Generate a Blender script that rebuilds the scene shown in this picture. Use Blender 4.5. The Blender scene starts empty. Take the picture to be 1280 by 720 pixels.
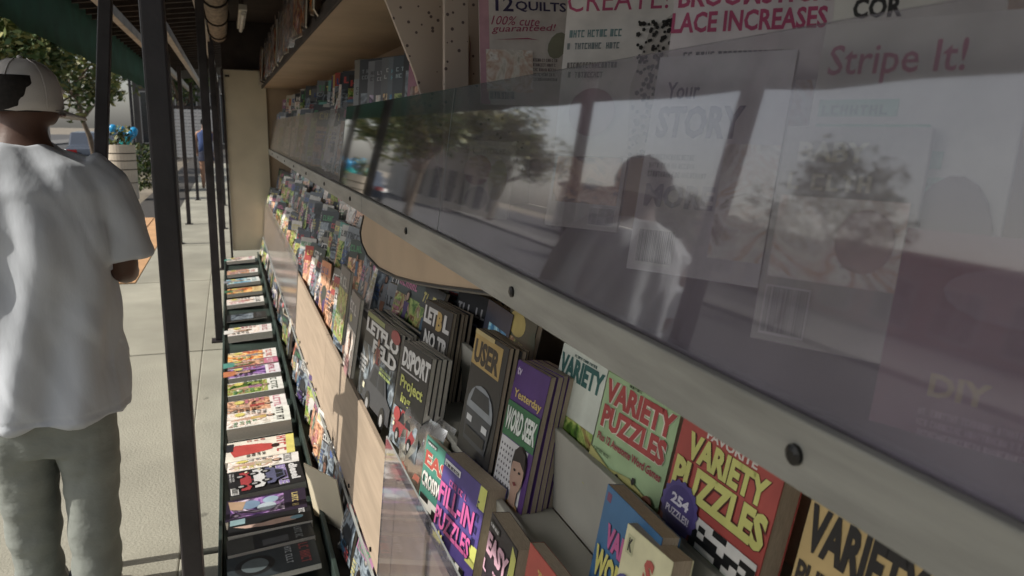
import bpy, bmesh, math, random
from mathutils import Vector, Matrix
R = math.radians
C = bpy.context.scene.collection
scn = bpy.context.scene

# ---------------------------------------------------------------- camera
F = 960.0
yv = Vector((284-640, 160-360, F)).normalized()          # where the rack's long direction vanishes
dv = Vector((565-640, 5110-360, F)); dv = (dv - yv*dv.dot(yv)).normalized()
xv = dv.cross(yv)
CAM = Vector((0, 0, 1.5))
cd = bpy.data.cameras.new('camera'); cam = bpy.data.objects.new('camera', cd); C.objects.link(cam)
cd.sensor_width = 36; cd.lens = 36*F/1280; cd.clip_start = 0.02; cd.clip_end = 2000
right = Vector((xv[0], yv[0], -dv[0])); down = Vector((xv[1], yv[1], -dv[1])); fwd = Vector((xv[2], yv[2], -dv[2]))
m = Matrix((right, -down, -fwd)).transposed().to_4x4(); m.translation = CAM
cam.matrix_world = m
cd.dof.use_dof = True; cd.dof.focus_distance = 1.7; cd.dof.aperture_fstop = 8
scn.camera = cam

# ---------------------------------------------------------------- light
SUN_EL = 38.0
w = bpy.data.worlds.new('World'); scn.world = w; w.use_nodes = True
nt = w.node_tree; bg = nt.nodes['Background']
sky = nt.nodes.new('ShaderNodeTexSky'); sky.sky_type = 'NISHITA'; sky.sun_disc = False
sky.sun_elevation = R(SUN_EL); sky.sun_rotation = R(270); sky.dust_density = 2.5; sky.air_density = 1.0
hs = nt.nodes.new('ShaderNodeHueSaturation'); hs.inputs['Saturation'].default_value = 0.5
nt.links.new(sky.outputs[0], hs.inputs['Color']); nt.links.new(hs.outputs[0], bg.inputs['Color'])
bg.inputs['Strength'].default_value = 0.15
sl = bpy.data.lights.new('sun', 'SUN'); sl.energy = 4.8; sl.angle = R(0.5); sl.color = (1, 0.95, 0.86)
so = bpy.data.objects.new('sun', sl); C.objects.link(so)
sd = Vector((math.cos(R(SUN_EL)), 0.0, -math.sin(R(SUN_EL))))
so.rotation_euler = sd.to_track_quat('-Z', 'Y').to_euler()
so.location = (-20, 3, 20)
vs = scn.view_settings
scn.display_settings.display_device = 'sRGB'
vs.view_transform = 'Standard'; vs.look = 'None'; vs.gamma = 1; vs.exposure = 0.0
scn.cycles.transparent_max_bounces = 16
scn.cycles.max_bounces = 10

# ---------------------------------------------------------------- helpers
def ray(px, py):
    d = Vector(((px-640)/F, (py-360)/F, 1)); return Vector((xv.dot(d), yv.dot(d), -dv.dot(d)))
def onX(px, py, X): r = ray(px, py); return CAM + r*(X/r.x)
def onY(px, py, Y): r = ray(px, py); return CAM + r*(Y/r.y)
def onZ(px, py, Z): r = ray(px, py); return CAM + r*((Z-1.5)/r.z)

def lin(h):
    h = h.lstrip('#'); o = []
    for i in (0, 2, 4):
        c = int(h[i:i+2], 16)/255; o.append(c/12.92 if c <= .04045 else ((c+.055)/1.055)**2.4)
    return o
MATS = {}
def mk(name, col, rough=.6, var=.18, scale=14, bump=0.0, bscale=60, spec=.4, metal=0, stretch=None):
    if name in MATS: return MATS[name]
    M = bpy.data.materials.new(name); M.use_nodes = True; t = M.node_tree; b = t.nodes['Principled BSDF']
    c = lin(col) if isinstance(col, str) else col
    b.inputs['Roughness'].default_value = rough; b.inputs['Metallic'].default_value = metal
    b.inputs['Specular IOR Level'].default_value = spec
    tc = t.nodes.new('ShaderNodeTexCoord'); mp = t.nodes.new('ShaderNodeMapping')
    t.links.new(tc.outputs['Object'], mp.inputs[0])
    if stretch: mp.inputs['Scale'].default_value = stretch
    n = t.nodes.new('ShaderNodeTexNoise'); n.inputs['Scale'].default_value = scale; n.inputs['Detail'].default_value = 6
    t.links.new(mp.outputs[0], n.inputs['Vector'])
    r = t.nodes.new('ShaderNodeValToRGB'); e = r.color_ramp.elements
    e[0].position = .3; e[1].position = .72
    e[0].color = [x*(1-var) for x in c]+[1]; e[1].color = [min(1, x*(1+var)) for x in c]+[1]
    t.links.new(n.outputs['Fac'], r.inputs[0]); t.links.new(r.outputs[0], b.inputs['Base Color'])
    if bump:
        n2 = t.nodes.new('ShaderNodeTexNoise'); n2.inputs['Scale'].default_value = bscale; n2.inputs['Detail'].default_value = 5
        t.links.new(mp.outputs[0], n2.inputs['Vector'])
        bp = t.nodes.new('ShaderNodeBump'); bp.inputs['Strength'].default_value = bump; bp.inputs['Distance'].default_value = .01
        t.links.new(n2.outputs['Fac'], bp.inputs['Height']); t.links.new(bp.outputs[0], b.inputs['Normal'])
    MATS[name] = M; return M
def ink(h):
    c = lin(h); g = .3*c[0]+.6*c[1]+.1*c[2]
    return mk('ink_'+h, [.78*(g+(x-g)*.74)+.008 for x in c], .36, .16, 16, .05, 22, spec=.5)

def photo(name, cols, sc=9):
    """printed photograph: a busy patchwork of ink colours"""
    if name in MATS: return MATS[name]
    M = bpy.data.materials.new(name); M.use_nodes = True; t = M.node_tree; b = t.nodes['Principled BSDF']
    b.inputs['Roughness'].default_value = .34
    tc = t.nodes.new('ShaderNodeTexCoord'); oi = t.nodes.new('ShaderNodeObjectInfo')
    ad = t.nodes.new('ShaderNodeVectorMath'); ad.operation = 'ADD'
    ml = t.nodes.new('ShaderNodeMath'); ml.operation = 'MULTIPLY'; ml.inputs[1].default_value = 37
    t.links.new(oi.outputs['Random'], ml.inputs[0]); t.links.new(tc.outputs['Object'], ad.inputs[0]); t.links.new(ml.outputs[0], ad.inputs[1])
    n = t.nodes.new('ShaderNodeTexNoise'); n.inputs['Scale'].default_value = sc; n.inputs['Detail'].default_value = 3; n.inputs['Distortion'].default_value = 1.6
    t.links.new(ad.outputs[0], n.inputs['Vector'])
    r = t.nodes.new('ShaderNodeValToRGB'); e = r.color_ramp.elements
    k = len(cols)
    e[0].position = .33; e[0].color = lin(cols[0])+[1]; e[1].position = .68; e[1].color = lin(cols[-1])+[1]
    for i, c in enumerate(cols[1:-1]):
        x = e.new(.33+.35*(i+1)/(k-1)); x.color = lin(c)+[1]
    t.links.new(n.outputs['Fac'], r.inputs[0])
    n2 = t.nodes.new('ShaderNodeTexNoise'); n2.inputs['Scale'].default_value = sc*7; n2.inputs['Detail'].default_value = 4
    t.links.new(ad.outputs[0], n2.inputs['Vector'])
    mx = t.nodes.new('ShaderNodeMix'); mx.data_type = 'RGBA'; mx.blend_type = 'OVERLAY'; mx.inputs[0].default_value = .7
    t.links.new(r.outputs[0], mx.inputs[6]); t.links.new(n2.outputs['Fac'], mx.inputs[7]); t.links.new(mx.outputs[2], b.inputs['Base Color'])
    MATS[name] = M; return M
PH = [photo('photo_street', ['15181c', '3c4650', '8d98a0', '2b2f35', 'b0aa9c']),
      photo('photo_skin', ['3a221a', 'c08a68', 'e0b596', '6b4634', 'd8d2c8'], 12),
      photo('photo_garden', ['1d3016', '55792e', 'a9b86a', '7a3f2b', 'd9d4b8'], 14),
      photo('photo_sea', ['12324e', '2f7fae', '9fd0e0', 'e8e4d4', '30505e'], 10),
      photo('photo_warm', ['4c1612', 'b8402a', 'e6a24c', 'f2dfb0', '5c3a2a'], 11),
      photo('photo_pale', ['b9b2a6', 'ece8e0', 'd8c0b0', 'f4f2ee', 'a08c80'], 12),
      photo('photo_violet', ['241a3a', '6b4a8c', 'b08cc0', '1a1624', 'd8c8dc'], 9)]

class MB:
    def __init__(s): s.v = []; s.f = []; s.mi = []; s.mats = []; s.smooth = False
    def m(s, mat):
        if mat not in s.mats: s.mats.append(mat)
        return s.mats.index(mat)
    def poly(s, pts, mat):
        b = len(s.v); s.v += [tuple(p) for p in pts]; s.f.append(tuple(range(b, b+len(pts)))); s.mi.append(s.m(mat))
    def raw(s, vs, fs, mat):
        b = len(s.v); s.v += [tuple(p) for p in vs]; k = s.m(mat)
        for f in fs: s.f.append(tuple(i+b for i in f)); s.mi.append(k)
    def box(s, lo, hi, mat, M=None):
        x0, y0, z0 = lo; x1, y1, z1 = hi
        vs = [Vector(p) for p in ((x0,y0,z0),(x1,y0,z0),(x1,y1,z0),(x0,y1,z0),(x0,y0,z1),(x1,y0,z1),(x1,y1,z1),(x0,y1,z1))]
        if M: vs = [M @ v for v in vs]
        s.raw(vs, [(0,3,2,1),(4,5,6,7),(0,1,5,4),(1,2,6,5),(2,3,7,6),(3,0,4,7)], mat)
    def tube(s, pts, rad, mat, n=8, cap=True):
        pts = [Vector(p) for p in pts]
        rs = rad if isinstance(rad, (list, tuple)) else [rad]*len(pts)
        vs = []; fs = []
        for i, p in enumerate(pts):
            d = (pts[min(i+1, len(pts)-1)]-pts[max(i-1, 0)]).normalized()
            a = d.cross(Vector((0, 0, 1)) if abs(d.z) < .9 else Vector((1, 0, 0))).normalized(); b = d.cross(a)
            for k in range(n):
                t = 2*math.pi*k/n; vs.append(p+(a*math.cos(t)+b*math.sin(t))*rs[i])
        for i in range(len(pts)-1):
            for k in range(n):
                k2 = (k+1) % n; fs.append((i*n+k, i*n+k2, (i+1)*n+k2, (i+1)*n+k))
        if cap: fs.append(tuple(range(n))[::-1]); fs.append(tuple(range((len(pts)-1)*n, len(pts)*n)))
        s.raw(vs, fs, mat)
    def prism(s, prof, lo, hi, ax, mat):
        """extrude a 2D outline between lo and hi along axis ax"""
        def p3(a, b, t): return {0: (t, a, b), 1: (a, t, b), 2: (a, b, t)}[ax]
        n = len(prof); vs = [p3(a, b, lo) for a, b in prof]+[p3(a, b, hi) for a, b in prof]
        fs = [tuple(range(n))[::-1], tuple(range(n, 2*n))]+[(i, (i+1) % n, n+(i+1) % n, n+i) for i in range(n)]
        s.raw(vs, fs, mat)
    def mesh(s, name):
        me = bpy.data.meshes.new(name); me.from_pydata(s.v, [], s.f)
        for x in s.mats: me.materials.append(x)
        me.polygons.foreach_set('material_index', s.mi)
        if s.smooth: me.polygons.foreach_set('use_smooth', [True]*len(s.f))
        me.update(); return me
    def build(s, name, parent=None, bevel=0, fix=True):
        me = s.mesh(name)
        if fix:
            bm = bmesh.new(); bm.from_mesh(me); bmesh.ops.recalc_face_normals(bm, faces=bm.faces); bm.to_mesh(me); bm.free()
        o = bpy.data.objects.new(name, me); C.objects.link(o)
        if parent: o.parent = parent
        if bevel:
            b = o.modifiers.new('bevel', 'BEVEL'); b.width = bevel; b.segments = 2; b.limit_method = 'ANGLE'
        return o
def empty(name, loc=(0, 0, 0)):
    o = bpy.data.objects.new(name, None); o.empty_display_size = .1; C.objects.link(o); o.location = loc; return o
def tag(o, label, cat, group=None):
    o['label'] = label; o['category'] = cat
    if group: o['group'] = group
    return o
def struct(o): o['kind'] = 'structure'; return o
def bx(name, lo, hi, mat, parent=None, bevel=0):
    b = MB(); b.box(lo, hi, mat); return b.build(name, parent, bevel)
_words = {}
def words(txt, bold=0.0):
    """flat lettering as vertices in a unit box"""
    k = (txt, bold)
    if k in _words: return _words[k]
    cu = bpy.data.curves.new('lettering', 'FONT'); cu.body = txt; cu.size = 1; cu.offset = bold; cu.resolution_u = 2
    o = bpy.data.objects.new('lettering', cu); C.objects.link(o)
    dg = bpy.context.evaluated_depsgraph_get(); me = bpy.data.meshes.new_from_object(o.evaluated_get(dg))
    vs = [(v.co.x, v.co.y) for v in me.vertices]; fs = [tuple(p.vertices) for p in me.polygons]
    x0 = min(v[0] for v in vs); x1 = max(v[0] for v in vs); y0 = min(v[1] for v in vs); y1 = max(v[1] for v in vs)
    vs = [((x-x0)/(x1-x0), (y-y0)/(y1-y0)) for x, y in vs]
    bpy.data.objects.remove(o); bpy.data.meshes.remove(me); bpy.data.curves.remove(cu)
    _words[k] = (vs, fs); return _words[k]

# ---------------------------------------------------------------- shared materials
M_conc = mk('concrete', (.335, .322, .262), .9, .16, 1.7, .35, 90)
def stain(M, sc, thr, dark):
    t = M.node_tree; b = t.nodes['Principled BSDF']; src = b.inputs['Base Color'].links[0].from_socket; tc = t.nodes.new('ShaderNodeTexCoord')
    gm = t.nodes.new('ShaderNodeNewGeometry'); v = t.nodes.new('ShaderNodeTexVoronoi'); v.inputs['Scale'].default_value = sc; v.inputs['Randomness'].default_value = 1
    n = t.nodes.new('ShaderNodeTexNoise'); n.inputs['Scale'].default_value = sc*3
    ad = t.nodes.new('ShaderNodeVectorMath'); ad.operation = 'MULTIPLY_ADD'; ad.inputs[1].default_value = (.12, .12, .12)
    t.links.new(gm.outputs['Position'], n.inputs['Vector']); t.links.new(n.outputs['Color'], ad.inputs[0]); t.links.new(gm.outputs['Position'], ad.inputs[2]); t.links.new(ad.outputs[0], v.inputs['Vector'])
    r = t.nodes.new('ShaderNodeMapRange'); r.inputs[1].default_value = thr; r.inputs[2].default_value = thr*1.5; r.inputs[3].default_value = dark; r.inputs[4].default_value = 1
    t.links.new(v.outputs['Distance'], r.inputs[0])
    n2 = t.nodes.new('ShaderNodeTexNoise'); n2.inputs['Scale'].default_value = .9; n2.inputs['Detail'].default_value = 7; t.links.new(gm.outputs['Position'], n2.inputs['Vector'])
    r2 = t.nodes.new('ShaderNodeMapRange'); r2.inputs[1].default_value = .35; r2.inputs[2].default_value = .65; r2.inputs[3].default_value = .8; r2.inputs[4].default_value = 1.1; t.links.new(n2.outputs['Fac'], r2.inputs[0])
    mu = t.nodes.new('ShaderNodeMath'); mu.operation = 'MULTIPLY'; t.links.new(r.outputs[0], mu.inputs[0]); t.links.new(r2.outputs[0], mu.inputs[1])
    vm = t.nodes.new('ShaderNodeVectorMath'); vm.operation = 'SCALE'; t.links.new(src, vm.inputs[0]); t.links.new(mu.outputs[0], vm.inputs['Scale']); t.links.new(vm.outputs[0], b.inputs['Base Color'])
stain(M_conc, 3.2, .055, .62)
M_joint = mk('joint_dirt', (.05, .045, .04), .95)
M_black = mk('black_post_paint', (.028, .024, .026), .42, .5, 9, .08, 120)
M_dark = mk('dark_rafter_timber', (.03, .022, .018), .7, .5, 5)
M_deck = mk('roof_deck_timber', (.018, .014, .012), .8, .4, 5)
M_beam = mk('pale_beam_paint', (.30, .27, .23), .5, .3, 6)
M_green = mk('green_canvas', (.012, .075, .048), .8, .25, 4, .2, 300)
M_cream = mk('cream_laminate', (.68, .60, .44), .55, .1, 3, .05, 40)
M_tan = mk('tan_panel', (.44, .33, .225), .6, .14, 3, .05, 40)
M_ply = mk('plywood', (.37, .29, .215), .6, .13, 3.2, .06, 30, stretch=(6, 1.2, 14))
M_white = mk('white_shelf_paint', (.36, .355, .31), .5, .18, 4, .05, 40)
M_strip = mk('grey_white_strip', (.28, .28, .255), .45, .22, 7, .12, 90, stretch=(1, .6, 5))
M_tray = mk('dark_green_tray', (.03, .045, .038), .5, .4, 6)
M_screw = mk('screw_steel', (.03, .03, .03), .35, .4, 60, metal=.6)
M_page = mk('page_edges', (.46, .38, .28), .85, .2, 90, stretch=(1, 18, 1))
M_pageW = mk('page_edges_white', (.60, .56, .48), .8, .2, 90, stretch=(1, 18, 1))
M_bag = None
def speckle():
    M = mk('speckled_laminate', (.50, .42, .36), .6, .08, 3); t = M.node_tree; b = t.nodes['Principled BSDF']
    src = b.inputs['Base Color'].links[0].from_socket
    tc = t.nodes.new('ShaderNodeTexCoord'); v = t.nodes.new('ShaderNodeTexVoronoi'); v.inputs['Scale'].default_value = 46
    t.links.new(tc.outputs['Object'], v.inputs['Vector'])
    lt = t.nodes.new('ShaderNodeMath'); lt.operation = 'LESS_THAN'; lt.inputs[1].default_value = .2
    t.links.new(v.outputs['Distance'], lt.inputs[0])
    sp = t.nodes.new('ShaderNodeSeparateColor'); t.links.new(v.outputs['Color'], sp.inputs[0])
    gt = t.nodes.new('ShaderNodeMath'); gt.operation = 'GREATER_THAN'; gt.inputs[1].default_value = .35
    t.links.new(sp.outputs[0], gt.inputs[0])
    mu = t.nodes.new('ShaderNodeMath'); mu.operation = 'MULTIPLY'; t.links.new(lt.outputs[0], mu.inputs[0]); t.links.new(gt.outputs[0], mu.inputs[1])
    mx = t.nodes.new('ShaderNodeMix'); mx.data_type = 'RGBA'; t.links.new(mu.outputs[0], mx.inputs[0]); t.links.new(src, mx.inputs[6])
    mx.inputs[7].default_value = (.12, .09, .09, 1); t.links.new(mx.outputs[2], b.inputs['Base Color']); return M
M_speck = speckle()
def acrylic(name, dust=.07, gain=1.5, rough=.015):
    M = bpy.data.materials.new(name); M.use_nodes = True; t = M.node_tree; t.nodes.remove(t.nodes['Principled BSDF'])
    out = t.nodes['Material Output']
    tr = t.nodes.new('ShaderNodeBsdfTransparent'); tr.inputs[0].default_value = (.86, .86, .86, 1)
    gl = t.nodes.new('ShaderNodeBsdfGlossy'); gl.inputs['Roughness'].default_value = rough; gl.inputs['Color'].default_value = (.95, .95, .95, 1)
    df = t.nodes.new('ShaderNodeBsdfDiffuse'); df.inputs['Color'].default_value = (.42, .375, .46, 1)
    fr = t.nodes.new('ShaderNodeFresnel'); fr.inputs['IOR'].default_value = 1.5
    mu = t.nodes.new('ShaderNodeMath'); mu.operation = 'MULTIPLY'; mu.inputs[1].default_value = gain; mu.use_clamp = True
    t.links.new(fr.outputs[0], mu.inputs[0])
    tc = t.nodes.new('ShaderNodeTexCoord'); n = t.nodes.new('ShaderNodeTexNoise'); n.inputs['Scale'].default_value = 5; n.inputs['Detail'].default_value = 8
    t.links.new(tc.outputs['Object'], n.inputs['Vector'])
    mr = t.nodes.new('ShaderNodeMapRange'); mr.inputs[1].default_value = .3; mr.inputs[2].default_value = .75; mr.inputs[3].default_value = dust*.6; mr.inputs[4].default_value = dust*1.5
    t.links.new(n.outputs['Fac'], mr.inputs[0])
    m1 = t.nodes.new('ShaderNodeMixShader'); m2 = t.nodes.new('ShaderNodeMixShader')
    t.links.new(mr.outputs[0], m1.inputs[0]); t.links.new(tr.outputs[0], m1.inputs[1]); t.links.new(df.outputs[0], m1.inputs[2])
    t.links.new(mu.outputs[0], m2.inputs[0]); t.links.new(m1.outputs[0], m2.inputs[1]); t.links.new(gl.outputs[0], m2.inputs[2])
    t.links.new(m2.outputs[0], out.inputs['Surface']); return M
def clear(name, tint=.97):
    M = bpy.data.materials.new(name); M.use_nodes = True; t = M.node_tree; t.nodes.remove(t.nodes['Principled BSDF'])
    tr = t.nodes.new('ShaderNodeBsdfTransparent'); tr.inputs[0].default_value = (tint, tint, tint, 1)
    t.links.new(tr.outputs[0], t.nodes['Material Output'].inputs['Surface']); return M
M_acr = acrylic('acrylic_sheet', .29, 2.7, .04); M_acrF = acrylic('hazy_acrylic_sheet', .2, 1.0, .14); M_acr2 = acrylic('scuffed_acrylic', .16, 1.6, .06); M_clear = clear('acrylic_inner_face')
M_edge = mk('acrylic_edge', (.32, .34, .33), .3, .2, 9)
M_plastic = acrylic('plastic_bag', .05, 1.0, .2)

# ================================================================ SETTING
def sheet(name, x0, y0, x1, y1, z, mat, kind='structure'):
    b = MB(); b.poly([(x0, y0, z), (x1, y0, z), (x1, y1, z), (x0, y1, z)], mat); o = b.build(name, fix=False); o['kind'] = kind; return o
sheet('ground', -400, -400, 400, 600, -.16, mk('bare_earth', (.20, .17, .13), .95, .3, .3))
side = bx('sidewalk', (-1.72, -3, -.15), (1.2, 60, -.012), M_joint); struct(side)
ys = [-3, .0, 2.74, 5.5, 8.16, 10.68, 13.2, 15.7, 18.2, 20.7, 23.2, 25.7, 28.2, 30.7, 33.2, 35.7]
slab_cache = {}
def slab(x0, x1, y0, y1):
    k = (round(x1-x0, 3), round(y1-y0, 3))
    o = bx('slab', (0, 0, -.02), (x1-x0, y1-y0, 0), M_conc, side, .006) if k not in slab_cache else slab_cache[k].copy()
    if k in slab_cache: C.objects.link(o)
    slab_cache.setdefault(k, o); o.location = (x0, y0, 0)
g = .007
for a, b_ in zip(ys, ys[1:]):
    xs = [-1.72, -.24, 1.2] if a < 8 else [-.92, -.24, 1.2]
    for i in range(len(xs)-1):
        if i == 0 and a == 2.74: continue
        slab(xs[i]+.0003, xs[i+1]-.0003, a+.012, (5.5 if i == 0 and a == 0 else b_)-.012)
# terracotta tiles beside the walk
terr = bx('tile_paving', (-3.4, 8.2, -.15), (-.925, 14.2, -.006), M_joint); struct(terr)
M_terra = mk('terracotta', (.52, .30, .15), .85, .18, 3, .2, 60)
tm = None
for i in range(8):
    for j in range(10):
        if tm is None: o = bx('tile', (0, 0, -.02), (.295, .595, .004), M_terra, terr, .004); tm = o
        else: o = tm.copy(); C.objects.link(o)
        o.location = (-3.39+i*.31, 8.2+j*.6, 0)
# pebble strip beside the walk
peb = MB(); rnd = random.Random(5); M_peb = [mk('pebble_%s' % n, c, .8, .2, 30) for n, c in (('brown', (.30, .2, .13)), ('sand', (.42, .33, .24)), ('dark', (.16, .12, .1)))]
for k in range(3800):
    x = rnd.uniform(-2.6, -1.72); y = rnd.uniform(3.2, 8.2); r = rnd.uniform(.008, .02)
    pts = [(x+r*math.cos(a)*1.2, y+r*math.sin(a), -.012) for a in (0, 1.25, 2.5, 3.77, 5)]
    peb.raw(pts+[(x, y, -.012+r*.8)], [(0, 1, 5), (1, 2, 5), (2, 3, 5), (3, 4, 5), (4, 0, 5)], M_peb[k % 3])
o = peb.build('pebbles'); o['kind'] = 'stuff'
struct(bx('planting_strip', (-3.4, -3, -.15), (-1.725, 8.19, -.012), mk('strip_soil', (.2, .15, .1), .95, .3, 8)))
struct(bx('kerb', (-3.62, -40, -.15), (-3.405, 120, .0), mk('kerb_concrete', (.36, .34, .3), .9, .2, 3, .2), None, .015))
sheet('road', -13.5, -60, -3.63, 160, -.13, mk('asphalt', (.055, .054, .055), .9, .3, 2, .3, 80))
struct(bx('far_sidewalk', (-17, -60, -.15), (-13.51, 160, 0), mk('far_concrete', (.12, .115, .11), .9, .2, 1)))

sheet('parking_lot', -80, -60, -17.01, 160, -.10, mk('old_asphalt', (.06, .058, .057), .9, .3, .6, .2, 60))
# ================================================================ RACK
rack = empty('magazine_rack'); tag(rack, 'long stepped newsstand rack with ply front boards, clear acrylic guards and low ground tray', 'magazine rack')
Y0, Y1 = -.6, 9.0
def rp(name, lo, hi, mat, bevel=.002): return bx(name, lo, hi, mat, rack, bevel)
# low tray along the ground
rp('tray_floor', (-.09, 1.2, .06), (.24, Y1, .075), M_tray)
rp('tray_lip', (-.105, 1.2, .0), (-.092, Y1, .10), M_tray)
rp('tray_lip', (.242, 1.2, .0), (.256, Y1, .14), M_tray)
rp('kick_board', (.345, Y0, 0), (.36, Y1, .33), mk('kick_board_paint', (.05, .05, .05), .6))
rp('low_shelf', (.263, Y0, .085), (.344, Y1, .10), M_dark)
# front board in lengths, screwed along its foot
seams = [-.6, 1.75, 3.2, 4.7, 6.2, 7.6, 9.0]
def front_prof(t=0.0): return [(.318+t, .31), (.332+t, .31), (.36+t, .655), (.346+t, .655)]
for a, b_ in zip(seams, seams[1:]):
    mb = MB(); mb.prism(front_prof(), a+.003, b_-.003, 1, M_ply); o = mb.build('front_board', rack, .0015)
    y = a+.25
    while y < b_:
        s = MB(); s.tube([(.315, y, .335), (.3195, y, .335)], .007, M_screw, 10); s.build('screw', o); y += .42
def acr_low(a, b_, top, mat=M_acr2):
    k = (top-.30)*.081
    mb = MB(); p = [Vector((.3125, a, .30)), Vector((.3125, b_, .30)), Vector((.3125+k, b_, top)), Vector((.3125+k, a, top))]
    q = [v+Vector((.004, 0, 0)) for v in p]
    mb.poly([p[0], p[3], p[2], p[1]], mat); mb.poly(q, M_clear)
    for i in range(4): j = (i+1) % 4; mb.poly([p[i], p[j], q[j], q[i]], M_edge)
    return mb.build('acrylic_guard', rack, fix=False)
acr_low(.6, 1.88, .72); acr_low(4.6, 8.9, .74, M_acrF)
b = MB(); b.box((.3065, 1.2, .298), (.3115, Y1, .312), M_edge); b.build('guard_rail', rack)
# steps
rp('front_ledge', (.352, Y0, .575), (.452, Y1, .59), M_white)
rp('middle_riser', (.453, Y0, .59), (.467, Y1, .80), M_white)
rp('middle_ledge', (.468, Y0, .775), (.552, Y1, .79), M_white)
rp('back_riser', (.553, Y0, .79), (.567, Y1, .953), M_white)
rp('back_ledge', (.568, Y0, .905), (.70, Y1, .92), M_white)
rp('back_panel', (.70, Y0, .3), (.715, Y1, 1.266), M_tan)
rp('back_panel', (.87, Y0, 1.285), (.885, Y1, 2.2), M_tan)
rp('upper_step', (.60, 2.3, 1.286), (.868, Y1, 1.50), M_dark)
rp('upper_shelf', (.44, Y0, 1.268), (.869, Y1, 1.284), M_dark)
# metal strip with screws, upper acrylic guard leaning back
for a, b_ in ((-.6, .18), (.186, 2.62), (2.626, 5.4), (5.406, 9.0)):
    mb = MB(); mb.box((.414, a, 1.222), (.426, b_, 1.281), M_strip); o = mb.build('strip', rack, .002)
    for y in [.463-.72, .463, 1.127, 1.915, 2.88, 3.7, 4.6, 5.5, 6.4, 7.3, 8.2]:
        if a < y < b_:
            s = MB(); s.tube([(.4105, y, 1.251), (.4145, y, 1.251)], .0088, M_screw, 14); s.tube([(.4085, y, 1.251), (.4106, y, 1.251)], [.004, .0085], M_screw, 14); s.build('screw', o)
TILT = .13
def acr_up(a, b_, mat=M_acr):
    h = .325; mb = MB()
    p = [Vector((.4275, a, 1.268)), Vector((.4275, b_, 1.268)), Vector((.4275+h*TILT, b_, 1.268+h)), Vector((.4275+h*TILT, a, 1.268+h))]
    q = [v+Vector((.004, 0, 0)) for v in p]
    mb.poly([p[0], p[3], p[2], p[1]], mat); mb.poly(q, M_clear)
    for i in range(4): j = (i+1) % 4; mb.poly([p[i], p[j], q[j], q[i]], M_edge)
    return mb.build('acrylic_guard', rack, fix=False)
acr_up(-.6, 1.66); acr_up(1.664, 3.3); acr_up(3.304, 6.2, M_acrF); acr_up(6.204, 8.95, M_acrF)
# curved tan filler board hanging under the strip
pts = [(455, 270), (451, 290), (453, 305), (460, 320), (474, 335), (495, 346), (520, 353), (550, 358), (580, 362), (612, 366), (660, 378)]
prof = []
for p in pts:
    q = onX(p[0], p[1], .445); prof.append((q.y, q.z))
prof = [(prof[0][0], 1.262)]+prof+[(prof[-1][0], 1.262)]
mb = MB(); mb.prism(prof, .445, .463, 0, M_tan); fb = mb.build('filler_board', rack)
tb = MB(); tb.tube([(.4445, y, z-.001) for y, z in prof[1:-1]], .0055, M_screw, 8); tb.build('edge_trim', fb)
# top shelf, speckled divider, far end panel
rp('top_shelf', (.385, 2.1, 1.93), (.869, Y1, 1.95), M_tan)
rp('top_shelf_lip', (.372, 2.1, 1.922), (.384, Y1, 1.975), M_dark)
dvp = [(.40, 1.926), (.865, 1.926), (.865, 1.286), (.60, 1.286), (.535, 1.58), (.51, 1.66)]
mb = MB(); mb.prism([(x, z) for x, z in dvp], 2.22, 2.238, 1, M_speck); mb.build('divider', rack)
rp('divider', (.535, 1.99, 1.286), (.60, 2.01, 2.3), M_speck)
mb = MB(); mb.box((-.01, 9.02, .16), (.42, 9.05, 2.11), M_cream); ep = mb.build('end_panel', rack, .004)
bx('latch', (.005, 9.008, 2.035), (.05, 9.019, 2.055), M_screw, ep)
rp('end_panel_post', (-.035, 9.0, .0), (-.012, 9.05, 2.12), M_dark)
rp('end_wall', (.30, 9.06, 0), (1.0, 9.09, 2.12), M_tan)
rp('header', (-.02, 9.12, 2.12), (1.0, 9.3, 2.615), M_dark)
rp('hood', (.05, Y0, 2.62), (.95, 14, 2.70), M_deck)
rp('hood_side', (.886, Y0, 1.9), (.9, 14, 2.618), M_tan)

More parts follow.
